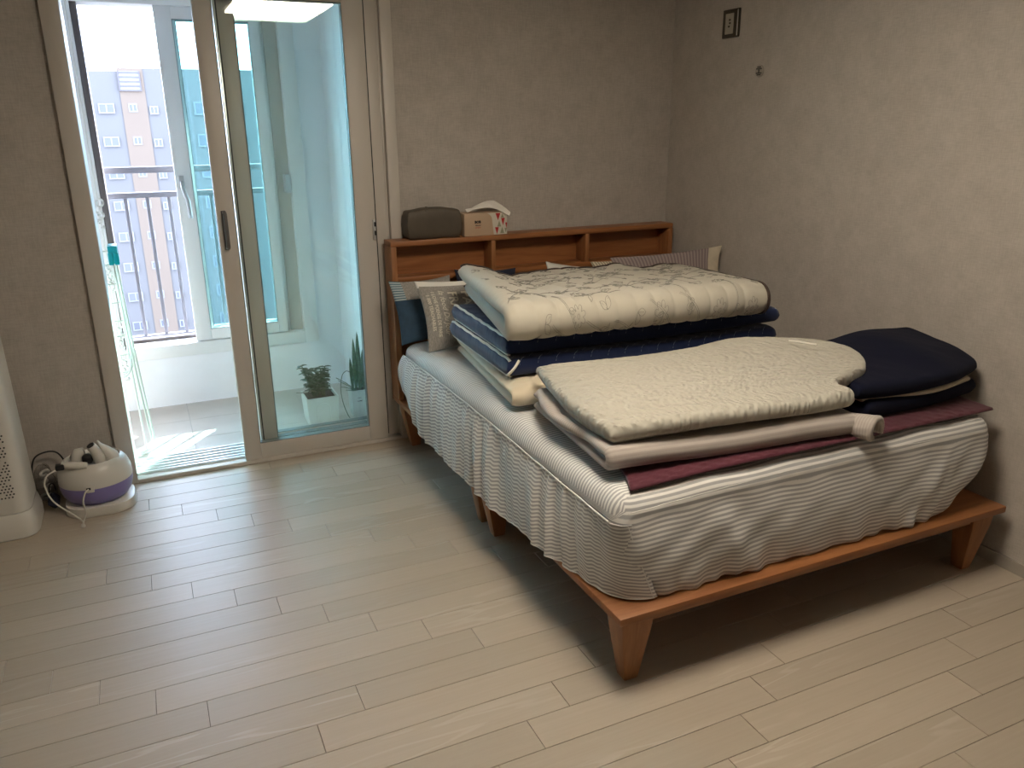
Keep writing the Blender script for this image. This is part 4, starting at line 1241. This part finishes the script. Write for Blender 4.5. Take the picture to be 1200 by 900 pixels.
# ------------------------------------------------------------------ on the headboard
bx = thing('storage_pouch', 'dark taupe soft box with a domed lid on the left end of the headboard', 'box', (1.235, 3.63, HT))
def softbox(name, x0, x1, y0, y1, z0, z1, m, parent, dome=0.0, r=0.02):
    def C(U, V): return np.stack([x0 + (x1 - x0) * U, y0 + (y1 - y0) * V, (z0 + z1) / 2 + 0 * U], -1)
    h = (z1 - z0) / 2
    s_ = Sheet(C, h, nu=40, nv=30, round_u=r / h, round_v=r / h, power=2.6, tight=0.16, top=lambda U, V: dome * np.exp(-((U - .52) / .30) ** 4))
    return s_.build(name, m, parent)
softbox('body', 1.100, 1.368, 3.555, 3.652, HT, HT + 0.130, M['bag'], bx, 0.010, 0.018)
tube('handle_flap', [(1.190, 3.560, HT + 0.131), (1.205, 3.59, HT + 0.140), (1.215, 3.62, HT + 0.140), (1.205, 3.645, HT + 0.131)], 0.004, M['bag'], bx, seg=8, spline=5)

tb = thing('tissue_box', 'tan and red patterned tissue box with a tissue sticking out, right of the taupe box', 'tissue box', (1.49, 3.63, HT))
TX0, TX1, TY0, TY1, TH = 1.380, 1.600, 3.558, 3.654, 0.106
box('carton', TX0, TX1, TY0, TY1, HT, HT + TH, M['carton'], tb, bev=0.002)
b = MB()
n = 14
V_ = []; F_ = []
for k in range(n + 1):
    z = HT + 0.002 + (TH - 0.004) * k / n
    xl = TX0 + 0.150 - 0.012 * (k / n) + 0.0 - 0.020 * max(0, (k / n - 0.75) / 0.25) ** 2
    V_ += [(xl, TY0 - 0.0008, z), (TX1 - 0.002, TY0 - 0.0008, z)]
for k in range(n): F_.append([2 * k, 2 * k + 1, 2 * k + 3, 2 * k + 2])
link('white_print', V_, F_, M['carton_w'], tb)
box('side_print', TX1, TX1 + 0.0008, TY0 + 0.002, TY1 - 0.002, HT + 0.002, HT + TH - 0.002, M['carton_w'], tb, bev=0)
def tri(x, z, w, h, m, up=False):
    y = TY0 - 0.0014
    V = [(x - w / 2, y, z), (x + w / 2, y, z), (x, y, z - h)] if not up else [(x - w / 2, y, z - h), (x + w / 2, y, z - h), (x, y, z)]
    return link('triangle_print', V, [[0, 1, 2]], m, tb)
for (x, z, w, h, mm, up) in ((1.552, 0.102, 0.026, 0.034, 'red', 0), (1.578, 0.078, 0.020, 0.036, 'red', 0), (1.546, 0.036, 0.020, 0.034, 'red', 0), (1.595, 0.056, 0.010, 0.03, 'red', 0),
                         (1.558, 0.068, 0.020, 0.03, 'sage', 1), (1.575, 0.100, 0.016, 0.02, 'sage', 1), (1.573, 0.036, 0.022, 0.03, 'sage', 1), (1.592, 0.030, 0.012, 0.024, 'sage', 0)):
    tri(x, HT + z, w, h, M[mm], bool(up))
def flat_text(txt, size, x, z, m, bold=0.0, y=None, name='lettering', parent=tb):
    vs, fs = textmesh(txt, size, 0, bold)
    w = vs[:, 0].max()
    P_ = np.stack([x - w / 2 + vs[:, 0], np.full(len(vs), y), z + vs[:, 1]], -1)
    return link(name, P_, fs, m, parent)
flat_text('BOB', 0.016, 1.448, HT + 0.060, M['ink'], 0.0012, TY0 - 0.001)
flat_text('Natural', 0.009, 1.448, HT + 0.047, M['ink'], 0.0002, TY0 - 0.001)
flat_text('soft tissue', 0.007, 1.448, HT + 0.037, M['red'], 0.0002, TY0 - 0.001)
C = coons([(1.405, 3.578, HT + 0.110), (1.45, 3.575, HT + 0.125), (1.53, 3.563, HT + 0.125), (1.605, 3.538, HT + 0.088)],
          [(1.605, 3.538, HT + 0.088), (1.625, 3.578, HT + 0.105), (1.600, 3.623, HT + 0.132)],
          [(1.42, 3.623, HT + 0.110), (1.50, 3.628, HT + 0.148), (1.56, 3.628, HT + 0.155), (1.600, 3.623, HT + 0.132)],
          [(1.405, 3.578, HT + 0.110), (1.40, 3.598, HT + 0.120), (1.42, 3.623, HT + 0.110)],
          sag=lambda U, V: 0.004 * np.sin(U * 14 + V * 5) * np.sin(V * PI))
Sheet(C, 0.001, nu=40, nv=30, tight=0.04).build('tissue', M['tissue'], tb)

# ------------------------------------------------------------------ wall fittings
sw = thing('wall_switch', 'dark framed wall plate with a pale rounded inset high on the right wall', 'switch', (XW, 3.236, 1.947))
box('frame', XW - 0.010, XW, 3.178, 3.294, 1.886, 2.008, M['switch_frame'], sw, bev=0.003)
box('plate', XW - 0.014, XW - 0.009, 3.214, 3.270, 1.902, 1.990, M['switch_plate'], sw, bev=0.0049, seg=4)
box('highlight_strip', XW - 0.012, XW - 0.009, 3.184, 3.190, 1.892, 2.002, M['alu'], sw, bev=0.001)  # bright metal strip standing in for the highlight along the frame's right side
for (y, z) in ((3.238, 1.962), (3.236, 1.948), (3.242, 1.934)): box('button', XW - 0.0155, XW - 0.013, y - 0.006, y + 0.006, z - 0.004, z + 0.004, M['switch_frame'], sw, bev=0.001)
vt = thing('round_vent', 'small round slotted fitting on the right wall below the wall plate', 'vent', (XW, 3.022, 1.729))
def disc(name, y, z, r, d, m, parent):
    V = []; F = []
    for rr, dx in ((r, 0), (r, d * 0.7), (r * 0.9, d)):
        for k in range(28):
            a = 2 * PI * k / 28; V.append((XW - dx, y + rr * math.cos(a), z + rr * math.sin(a)))
    for i in range(2):
        for k in range(28): F.append([i * 28 + k, i * 28 + (k + 1) % 28, (i + 1) * 28 + (k + 1) % 28, (i + 1) * 28 + k])
    F.append([56 + k for k in range(28)])
    return link(name, V, F, m, parent, True, sharp=30)
disc('disc', 3.022, 1.729, 0.026, 0.006, M['skirt'], vt)
for (z, w) in ((0.016, 0.012), (0.009, 0.018), (-0.009, 0.018), (-0.016, 0.012)):
    box('slot', XW - 0.0072, XW - 0.0055, 3.022 - w, 3.022 + w, 1.729 + z - 0.0022, 1.729 + z + 0.0022, M['black'], vt, bev=0)
box('slot', XW - 0.0072, XW - 0.0055, 3.019, 3.025, 1.723, 1.735, M['black'], vt, bev=0)

# ------------------------------------------------------------------ air purifier
ap_ = thing('air_purifier', 'tall white air purifier with a perforated front at the left edge', 'air purifier', (-0.74, 3.42, 0))
def rrect(cx, cy, w, d, r, n=8):
    out = []
    for (sx, sy, a0) in ((1, -1, -PI / 2), (1, 1, 0), (-1, 1, PI / 2), (-1, -1, PI)):
        for k in range(n + 1):
            a = a0 + PI / 2 * k / n
            out.append((cx + sx * (w / 2 - r) + r * math.cos(a), cy + sy * (d / 2 - r) + r * math.sin(a)))
    return out
def loft(name, levels, m, parent):
    V = []; F = []
    n = len(levels[0][1])
    for z, ring in levels: V += [(x, y, z) for x, y in ring]
    for i in range(len(levels) - 1):
        for k in range(n): F.append([i * n + k, i * n + (k + 1) % n, (i + 1) * n + (k + 1) % n, (i + 1) * n + k])
    F.append(list(range(n))[::-1]); F.append([(len(levels) - 1) * n + k for k in range(n)])
    return link(name, V, F, m, parent, True, sharp=40)
PC = (-0.735, 3.440)
loft('body', [(0.105, rrect(*PC, 0.385, 0.255, 0.055)), (0.12, rrect(*PC, 0.388, 0.258, 0.055)), (0.60, rrect(*PC, 0.372, 0.245, 0.05)), (0.78, rrect(*PC, 0.366, 0.24, 0.05)), (0.80, rrect(*PC, 0.34, 0.215, 0.05))], M['wplastic'], ap_)
loft('base', [(0.0, rrect(*PC, 0.400, 0.272, 0.06)), (0.006, rrect(*PC, 0.412, 0.284, 0.065)), (0.055, rrect(*PC, 0.412, 0.284, 0.065)), (0.09, rrect(*PC, 0.398, 0.268, 0.06)), (0.103, rrect(*PC, 0.388, 0.258, 0.055))], M['wplastic'], ap_)
hd = MB()
yf = PC[1] - 0.129
r3 = random.Random(3)
for i in range(26):
    for j in range(46):
        x = PC[0] - 0.150 + i * 0.0118 + (0.0059 if j % 2 else 0); z = 0.175 + j * 0.0118
        if x > PC[0] + 0.158 - 0.0: continue
        if r3.random() < 0.16: continue
        yy_ = yf + 0.0065 * (z - 0.12) / 0.48 - 0.0008
        V = [(x + 0.0034 * math.cos(a), yy_, z + 0.0034 * math.sin(a)) for a in [PI / 3 * q for q in range(6)]]
        V += [(p[0], p[1] + 0.003, p[2]) for p in V]
        hd.add(V, [[0, 1, 2, 3, 4, 5]] + [[q, q + 6, (q + 1) % 6 + 6, (q + 1) % 6] for q in range(6)])
prop(hd.build('perforation', M['black'], ap_), kind='stuff')

# ------------------------------------------------------------------ lilac and white appliance
HC = (-0.318, 3.505, 0.0)
hm = thing('steam_appliance', 'rounded white and lilac appliance with white attachments on top, beside the door casing', 'appliance', HC)
k_ = 1.0
loft('foot', [(0.0, rrect(HC[0] + .005, HC[1], 0.262, 0.235, 0.09, 8)), (0.004, rrect(HC[0] + .005, HC[1], 0.268, 0.24, 0.09, 8)), (0.038, rrect(HC[0] + .005, HC[1], 0.262, 0.235, 0.09, 8)), (0.042, rrect(HC[0] + .005, HC[1], 0.25, 0.22, 0.09, 8))], M['wplastic'], hm)
lathe('lower_shell', [(0.085, 0.040), (0.112, 0.050), (0.130, 0.075), (0.138, 0.105), (0.1385, 0.125)], HC, M['lilac'], hm, 48, 1, 0.95)
lathe('upper_shell', [(0.1385, 0.1255), (0.1392, 0.13), (0.137, 0.165), (0.127, 0.195), (0.112, 0.215), (0.103, 0.220), (0.098, 0.216), (0.094, 0.205), (0.02, 0.198), (0.0, 0.198)], HC, M['wplastic'], hm, 48, 1, 0.95)
lathe('bowl_lining', [(0.094, 0.207), (0.080, 0.202), (0.02, 0.2005), (0.0, 0.2005)], HC, M['greybowl'], hm, 36, 1, 0.95)
box('cord_port', HC[0] - 0.032, HC[0] - 0.002, HC[1] - 0.1405, HC[1] - 0.128, 0.116, 0.142, M['wplastic'], hm, bev=0.004)
box('port_hole', HC[0] - 0.030, HC[0] - 0.014, HC[1] - 0.143, HC[1] - 0.138, 0.130, 0.139, M['black'], hm, bev=0.001)
nx, ny = HC[0] + 0.018, HC[1] - 0.045
noz = tube('nozzle', [(nx + 0.012, ny, 0.198), (nx + 0.010, ny, 0.225), (nx + 0.002, ny - 0.002, 0.255), (nx - 0.012, ny - 0.008, 0.285)], [0.021, 0.023, 0.021, 0.018], M['wplastic'], hm, seg=20)
V_, F_ = tube_geo([(nx - 0.0125, ny - 0.0085, 0.2855), (nx - 0.0140, ny - 0.0092, 0.2885)], [0.0150, 0.0150], 20)
link('nozzle_mouth', V_, F_, M['black'], noz, True, sharp=40)
tube('funnel', [(HC[0] + 0.076, HC[1] - 0.030, 0.202), (HC[0] + 0.070, HC[1] - 0.030, 0.225), (HC[0] + 0.055, HC[1] - 0.028, 0.250), (HC[0] + 0.036, HC[1] - 0.024, 0.276), (HC[0] + 0.030, HC[1] - 0.022, 0.292)], [0.030, 0.029, 0.019, 0.008, 0.004], M['wplastic'], hm, seg=20)
tube('brush_head', [(HC[0] - 0.055, HC[1] - 0.020, 0.205), (HC[0] - 0.058, HC[1] - 0.022, 0.232), (HC[0] - 0.045, HC[1] - 0.022, 0.252), (HC[0] - 0.025, HC[1] - 0.022, 0.258)], [0.020, 0.023, 0.022, 0.014], M['wplastic'], hm, seg=16)
box('black_grip', HC[0] - 0.036, HC[0] + 0.004, HC[1] - 0.050, HC[1] - 0.015, 0.203, 0.245, M['black'], hm, bev=0.014, seg=3)
tube('handpiece', [(HC[0] - 0.105, HC[1] - 0.078, 0.232), (HC[0] - 0.085, HC[1] - 0.085, 0.228), (HC[0] - 0.04, HC[1] - 0.095, 0.222), (HC[0] - 0.015, HC[1] - 0.098, 0.220)], [0.013, 0.0155, 0.0155, 0.013], M['wplastic'], hm, seg=16)
box('plug_block', HC[0] - 0.128, HC[0] - 0.096, HC[1] - 0.102, HC[1] - 0.072, 0.216, 0.238, M['black'], hm, bev=0.004)
tube('cord', [(HC[0] - 0.022, HC[1] - 0.142, 0.134), (HC[0] - 0.035, HC[1] - 0.155, 0.125), (HC[0] - 0.047, HC[1] - 0.16, 0.09), (HC[0] - 0.045, HC[1] - 0.15, 0.045), (HC[0] - 0.055, HC[1] - 0.145, 0.012), (HC[0] - 0.060, HC[1] - 0.175, 0.0055)], 0.0032, M['wplastic'], hm, seg=8, spline=8)
tube('cord', [(HC[0] - 0.118, HC[1] - 0.095, 0.222), (HC[0] - 0.16, HC[1] - 0.11, 0.205), (HC[0] - 0.172, HC[1] - 0.115, 0.165), (HC[0] - 0.150, HC[1] - 0.13, 0.10), (HC[0] - 0.085, HC[1] - 0.15, 0.035), (HC[0] - 0.060, HC[1] - 0.165, 0.010), (HC[0] - 0.058, HC[1] - 0.195, 0.0055)], 0.0032, M['wplastic'], hm, seg=8, spline=8)
lathe('cord_plug', [(0.0, 0.0), (0.008, 0.001), (0.0095, 0.008), (0.006, 0.015), (0.0, 0.016)], (HC[0] - 0.058, HC[1] - 0.200, 0.0), M['wplastic'], hm, 14)

# dark bag and clear bag between purifier and appliance, and the black cord
db = thing('dark_bag', 'small dark navy cloth bag slumped on the floor behind the lilac appliance', 'bag', (-0.47, 3.58, 0))
C = coons([(-0.508, 3.495, 0.042), (-0.464, 3.48, 0.042)], [(-0.464, 3.48, 0.042), (-0.466, 3.56, 0.045)], [(-0.512, 3.57, 0.050), (-0.466, 3.56, 0.045)], [(-0.508, 3.495, 0.042), (-0.512, 3.57, 0.050)])
Sheet(C, lambda U, V: 0.038 + 0 * U, nu=30, nv=30, top=lambda U, V: 0.010 * fnoise(U, V, 81, 1.5, 3), power=1.8, tight=0.2).build('body', M['navybag'], db)
tube('drawstring', [(-0.50, 3.53, 0.080), (-0.495, 3.54, 0.11), (-0.48, 3.545, 0.11), (-0.475, 3.54, 0.082)], 0.0025, M['black'], db, seg=6, spline=6)
cb = thing('clear_bag', 'crumpled clear plastic bag of white fittings beside the air purifier', 'bag', (-0.53, 3.60, 0))
def blob(cx, cy, cz, a, b, c, seed, m, name, parent, amp=0.18, n=22):
    th = np.linspace(0, PI, n); ph = np.linspace(0, 2 * PI, 2 * n, endpoint=False)
    TH, PHI = np.meshgrid(th, ph, indexing='ij')
    r = 1 + amp * fnoise(PHI / 2, TH, seed, 1.0, 3) * np.sin(TH)
    r = np.where(np.abs(PHI) < 1e9, r, r)
    rr = 1 + amp * (np.sin(3 * PHI + seed) * np.sin(2 * TH) + 0.6 * np.sin(7 * PHI + 2 * np.sin(5 * TH + seed)) * np.sin(TH) + 0.4 * np.sin(11 * PHI + 6 * TH) * np.sin(TH))
    X = cx + a * rr * np.sin(TH) * np.cos(PHI); Y = cy + b * rr * np.sin(TH) * np.sin(PHI); Z = np.maximum(cz + c * rr * np.cos(TH), 0.001)
    V = np.stack([X, Y, Z], -1).reshape(-1, 3)
    F = []
    k2n = 2 * n
    for i in range(n - 1):
        for k in range(k2n): F.append([i * k2n + k, (i + 1) * k2n + k, (i + 1) * k2n + (k + 1) % k2n, i * k2n + (k + 1) % k2n])
    return link(name, V, F, m, parent, True)
blob(-0.520, 3.635, 0.085, 0.040, 0.040, 0.085, 4, M['clear'], 'film', cb, 0.10)
for (x, y, z, a) in ((-0.525, 3.625, 0.03, 0.3), (-0.512, 3.63, 0.065, 1.2), (-0.525, 3.64, 0.10, 2.2), (-0.515, 3.625, 0.135, 0.8)):
    t = np.linspace(0, 2 * PI, 18)
    pts = [(x + 0.020 * math.cos(q) * math.cos(a), y + 0.018 * math.cos(q) * math.sin(a), z + 0.010 * math.sin(q)) for q in t]
    tube('fitting', pts[:-3], 0.006, M['wplastic'], cb, seg=8)
prop(tube('power_cord', [(-0.555, 3.60, 0.006), (-0.56, 3.61, 0.12), (-0.545, 3.625, 0.20), (-0.50, 3.635, 0.222), (-0.455, 3.645, 0.205), (-0.43, 3.66, 0.12), (-0.43, 3.665, 0.006)], 0.0035, M['black'], seg=8, spline=8),
     'black power cord arching up the wall behind the clear bag', 'cord')

# ------------------------------------------------------------------ balcony things: drying rack and a hanging white ruffle
dr = thing('drying_rack', 'folded tubular drying rack with a turquoise clip leaning by the left door jamb', 'drying rack', (-0.13, 4.02, 0))
def rod(pts, r=0.0045, sp=6, nm='tube', m='steel'): return tube(nm, pts, r, M[m], dr, seg=8, spline=sp)
rod([(-0.142, 3.99, 0.95), (-0.130, 3.992, 0.60), (-0.108, 3.995, 0.22), (-0.100, 3.995, 0.10), (-0.104, 3.997, 0.045), (-0.125, 4.0, 0.018), (-0.165, 4.01, 0.006)])
rod([(-0.130, 4.03, 0.95), (-0.118, 4.03, 0.60), (-0.097, 4.03, 0.22), (-0.089, 4.03, 0.10), (-0.094, 4.03, 0.045), (-0.115, 4.035, 0.018), (-0.160, 4.04, 0.006)])
rod([(-0.146, 4.01, 0.95), (-0.138, 4.01, 0.66), (-0.132, 4.01, 0.50), (-0.145, 4.01, 0.43), (-0.175, 4.012, 0.40), (-0.205, 4.015, 0.395)])
rod([(-0.136, 4.05, 0.95), (-0.128, 4.05, 0.66), (-0.121, 4.05, 0.50), (-0.133, 4.05, 0.44), (-0.170, 4.052, 0.41), (-0.205, 4.055, 0.405)])
rod([(-0.150, 4.07, 0.95), (-0.142, 4.07, 0.50), (-0.13, 4.07, 0.006)], sp=0)
rod([(-0.205, 3.99, 0.006), (-0.205, 3.99, 1.02)], sp=0, nm='upright')
rod([(-0.205, 4.07, 0.006), (-0.205, 4.07, 1.02)], sp=0, nm='upright')
for z in (0.99, 0.93, 0.84, 0.755, 0.67, 0.60, 0.51):
    rod([(-0.205, 3.99, z), (-0.140, 4.0, z + 0.002)], sp=0, r=0.003, nm='rung')
cl = box('clip', -0.156, -0.116, 3.975, 4.075, 0.935, 1.015, M['teal'], dr, bev=0.006)
box('clip_jaw', -0.158, -0.138, 3.972, 3.980, 0.93, 0.985, M['teal'], cl, bev=0.003)
box('clip_jaw', -0.134, -0.114, 3.972, 3.980, 0.93, 0.985, M['teal'], cl, bev=0.003)
hr = thing('hanging_cloth', 'white crumpled strip hanging in the sun at the left edge of the doorway', 'hanging cloth', (-0.20, 4.2, 0.5))
for i, zc in enumerate((1.19, 0.90, 0.62, 0.46)):
    for j in range(5):
        t = np.linspace(0, 2 * PI, 16, endpoint=False)
        rad = 0.016 * (1 - j * 0.16)
        pts = [(-0.165 - 0.010 * (j % 2) + rad * math.cos(q), 4.16 + 0.008 * math.sin(3 * q), zc - 0.028 * j + rad * 1.1 * math.sin(q)) for q in t]
        tube('ruffle', pts, 0.0045, M['white_cloth'], hr, seg=6, closed=True)
tube('cord', [(-0.170, 4.16, 2.29), (-0.170, 4.16, 0.34)], 0.003, M['white_cloth'], hr)
box('hook', -0.178, -0.162, 4.15, 4.17, 2.28, 2.30, M['wplastic'], hr, bev=0.002)

# ------------------------------------------------------------------ potted plants
def pot(name, label, cat, cx, cy, w, h, taper=0.9):
    t = thing(name, label, cat, (cx, cy, 0))
    w0 = w * taper / 2; w1 = w / 2; wi = w1 - 0.008
    V = []
    for (hw, z) in ((w0, 0), (w1, h), (wi, h), (wi * 0.96, h - 0.02)):
        V += [(cx - hw, cy - hw, z), (cx + hw, cy - hw, z), (cx + hw, cy + hw, z), (cx - hw, cy + hw, z)]
    F = [[3, 2, 1, 0]] + [[i * 4 + k, i * 4 + (k + 1) % 4, (i + 1) * 4 + (k + 1) % 4, (i + 1) * 4 + k] for i in range(3) for k in range(4)] + [[12, 13, 14, 15]]
    link('pot', V, F, M['pot'], t)
    box('soil', cx - wi * 0.95, cx + wi * 0.95, cy - wi * .95, cy + wi * .95, h - 0.019, h - 0.010, M['soil'], t, bev=0.002)
    return t
def blade(P0, P1, side, w, droop=0.0, n=8, thick=0.0018):
    """a leaf: thin lens-shaped solid from P0 to P1"""
    P0, P1, side = np.array(P0, float), np.array(P1, float), np.array(side, float); side /= np.linalg.norm(side)
    ax = P1 - P0; nn = np.cross(ax, side); nn /= np.linalg.norm(nn) + 1e-9
    V = []; F = []
    for i in range(n + 1):
        t = i / n
        c = P0 + ax * t + np.array([0, 0, -droop * t * t])
        ww = w * (math.sin(PI * min(1, 0.08 + t * 0.92)) ** 0.7 if t < 1 else 0.02)
        V += [c - side * ww, c + nn * thick, c + side * ww, c - nn * thick]
    for i in range(n):
        for k in range(4): F.append([i * 4 + k, i * 4 + (k + 1) % 4, (i + 1) * 4 + (k + 1) % 4, (i + 1) * 4 + k])
    return V, F
p1 = pot('potted_succulent', 'bushy green succulent in a square white planter behind the glass door', 'potted plant', 0.742, 4.13, 0.170, 0.150)
# raised arch moulding on the front of the planter
tube('arch_moulding', [(0.708, 4.052, 0.02), (0.708, 4.049, 0.09), (0.720, 4.047, 0.110), (0.742, 4.0465, 0.118), (0.764, 4.047, 0.110), (0.776, 4.049, 0.09), (0.776, 4.052, 0.02)], 0.002, M['pot'], p1, seg=6, spline=4)
r4 = random.Random(8)
stems = []
for k in range(17):
    a = r4.uniform(0, 2 * PI); rr = r4.uniform(0.0, 0.048)
    bx_, by_ = 0.742 + rr * math.cos(a), 4.13 + rr * math.sin(a)
    stems.append(((bx_, by_, 0.140), (bx_ + 0.5 * rr * math.cos(a) + r4.uniform(-.01, .01), by_ + 0.5 * rr * math.sin(a), 0.140 + r4.uniform(0.08, 0.150))))
stems.append(((0.715, 4.11, 0.140), (0.655, 4.09, 0.325)))
for bse, tip in stems:
    tall = tip[2] > 0.31
    mid = tuple((bse[i] + tip[i]) / 2 + (0.006 if i == 2 else 0) for i in range(3))
    tube('stem', [bse, mid, tip], [0.005, 0.0045, 0.003], M['leaf'], p1, seg=6)
    n = 9 if tall else 6
    for j in range(n):
        t = 0.35 + 0.65 * j / (n - 1)
        c = [bse[i] + (tip[i] - bse[i]) * t for i in range(3)]
        for sgn in (0, PI):
            a = j * 1.25 + sgn + r4.uniform(-.3, .3)
            Ln = r4.uniform(0.028, 0.042)
            d = (math.cos(a) * Ln, math.sin(a) * Ln, Ln * 0.35)
            V_, F_ = blade(c, (c[0] + d[0], c[1] + d[1], c[2] + d[2]), (-math.sin(a), math.cos(a), 0), 0.0135, 0.014, 5, 0.003)
            link('leaf', V_, F_, M['leaf'], p1, True)
tube('runner', [(0.695, 4.09, 0.146), (0.670, 4.07, 0.172), (0.640, 4.06, 0.188), (0.610, 4.06, 0.192)], 0.0014, M['leaf'], p1, seg=5, spline=5)
p2 = pot('potted_snake_plant', 'tall upright snake plant in a white pot at the right edge of the door glass', 'potted plant', 0.955, 4.13, 0.100, 0.150)
for (dx, dy, h, lean, w) in ((-0.015, -0.01, 0.27, 0.0, 0.012), (0.005, 0.0, 0.30, 0.006, 0.013), (0.018, 0.015, 0.20, 0.02, 0.012), (-0.028, 0.01, 0.17, -0.006, 0.010), (0.0, -0.02, 0.16, 0.008, 0.010), (0.028, -0.01, 0.24, 0.018, 0.012)):
    x, y = 0.955 + dx, 4.13 + dy
    V_, F_ = blade((x, y, 0.138), (x + lean, y, 0.138 + h * 1.1), (1, -0.2, 0), w, 0, 10, 0.004)
    link('leaf', V_, F_, M['leaf_snake'], p2, True)
for (a, Ln, up, dr_) in ((PI, 0.11, 0.11, 0.02), (PI * 1.02, 0.10, 0.075, 0.0), (PI * 0.95, 0.085, 0.05, 0.02), (PI * 1.1, 0.07, 0.03, 0.01)):
    V_, F_ = blade((0.942, 4.11, 0.140), (0.942 + Ln * math.cos(a), 4.11 + Ln * math.sin(a), 0.140 + up), (0, 1, 0.5), 0.0035, dr_, 8, 0.002)
    link('leaf', V_, F_, M['leaf_snake'], p2, True)
tube('runner', [(0.905, 4.08, 0.26), (0.880, 4.07, 0.272), (0.858, 4.07, 0.25), (0.845, 4.07, 0.18), (0.852, 4.07, 0.10), (0.872, 4.075, 0.03), (0.885, 4.08, 0.004)], 0.0018, M['leaf'], p2, seg=6, spline=6)
flat_text('***', 0.016, 0.945, 0.10, M['ink'], 0.0003, 4.0785, 'emblem', p2)
flat_text('HOME', 0.010, 0.945, 0.088, M['ink'], 0.0002, 4.0785, 'emblem', p2)
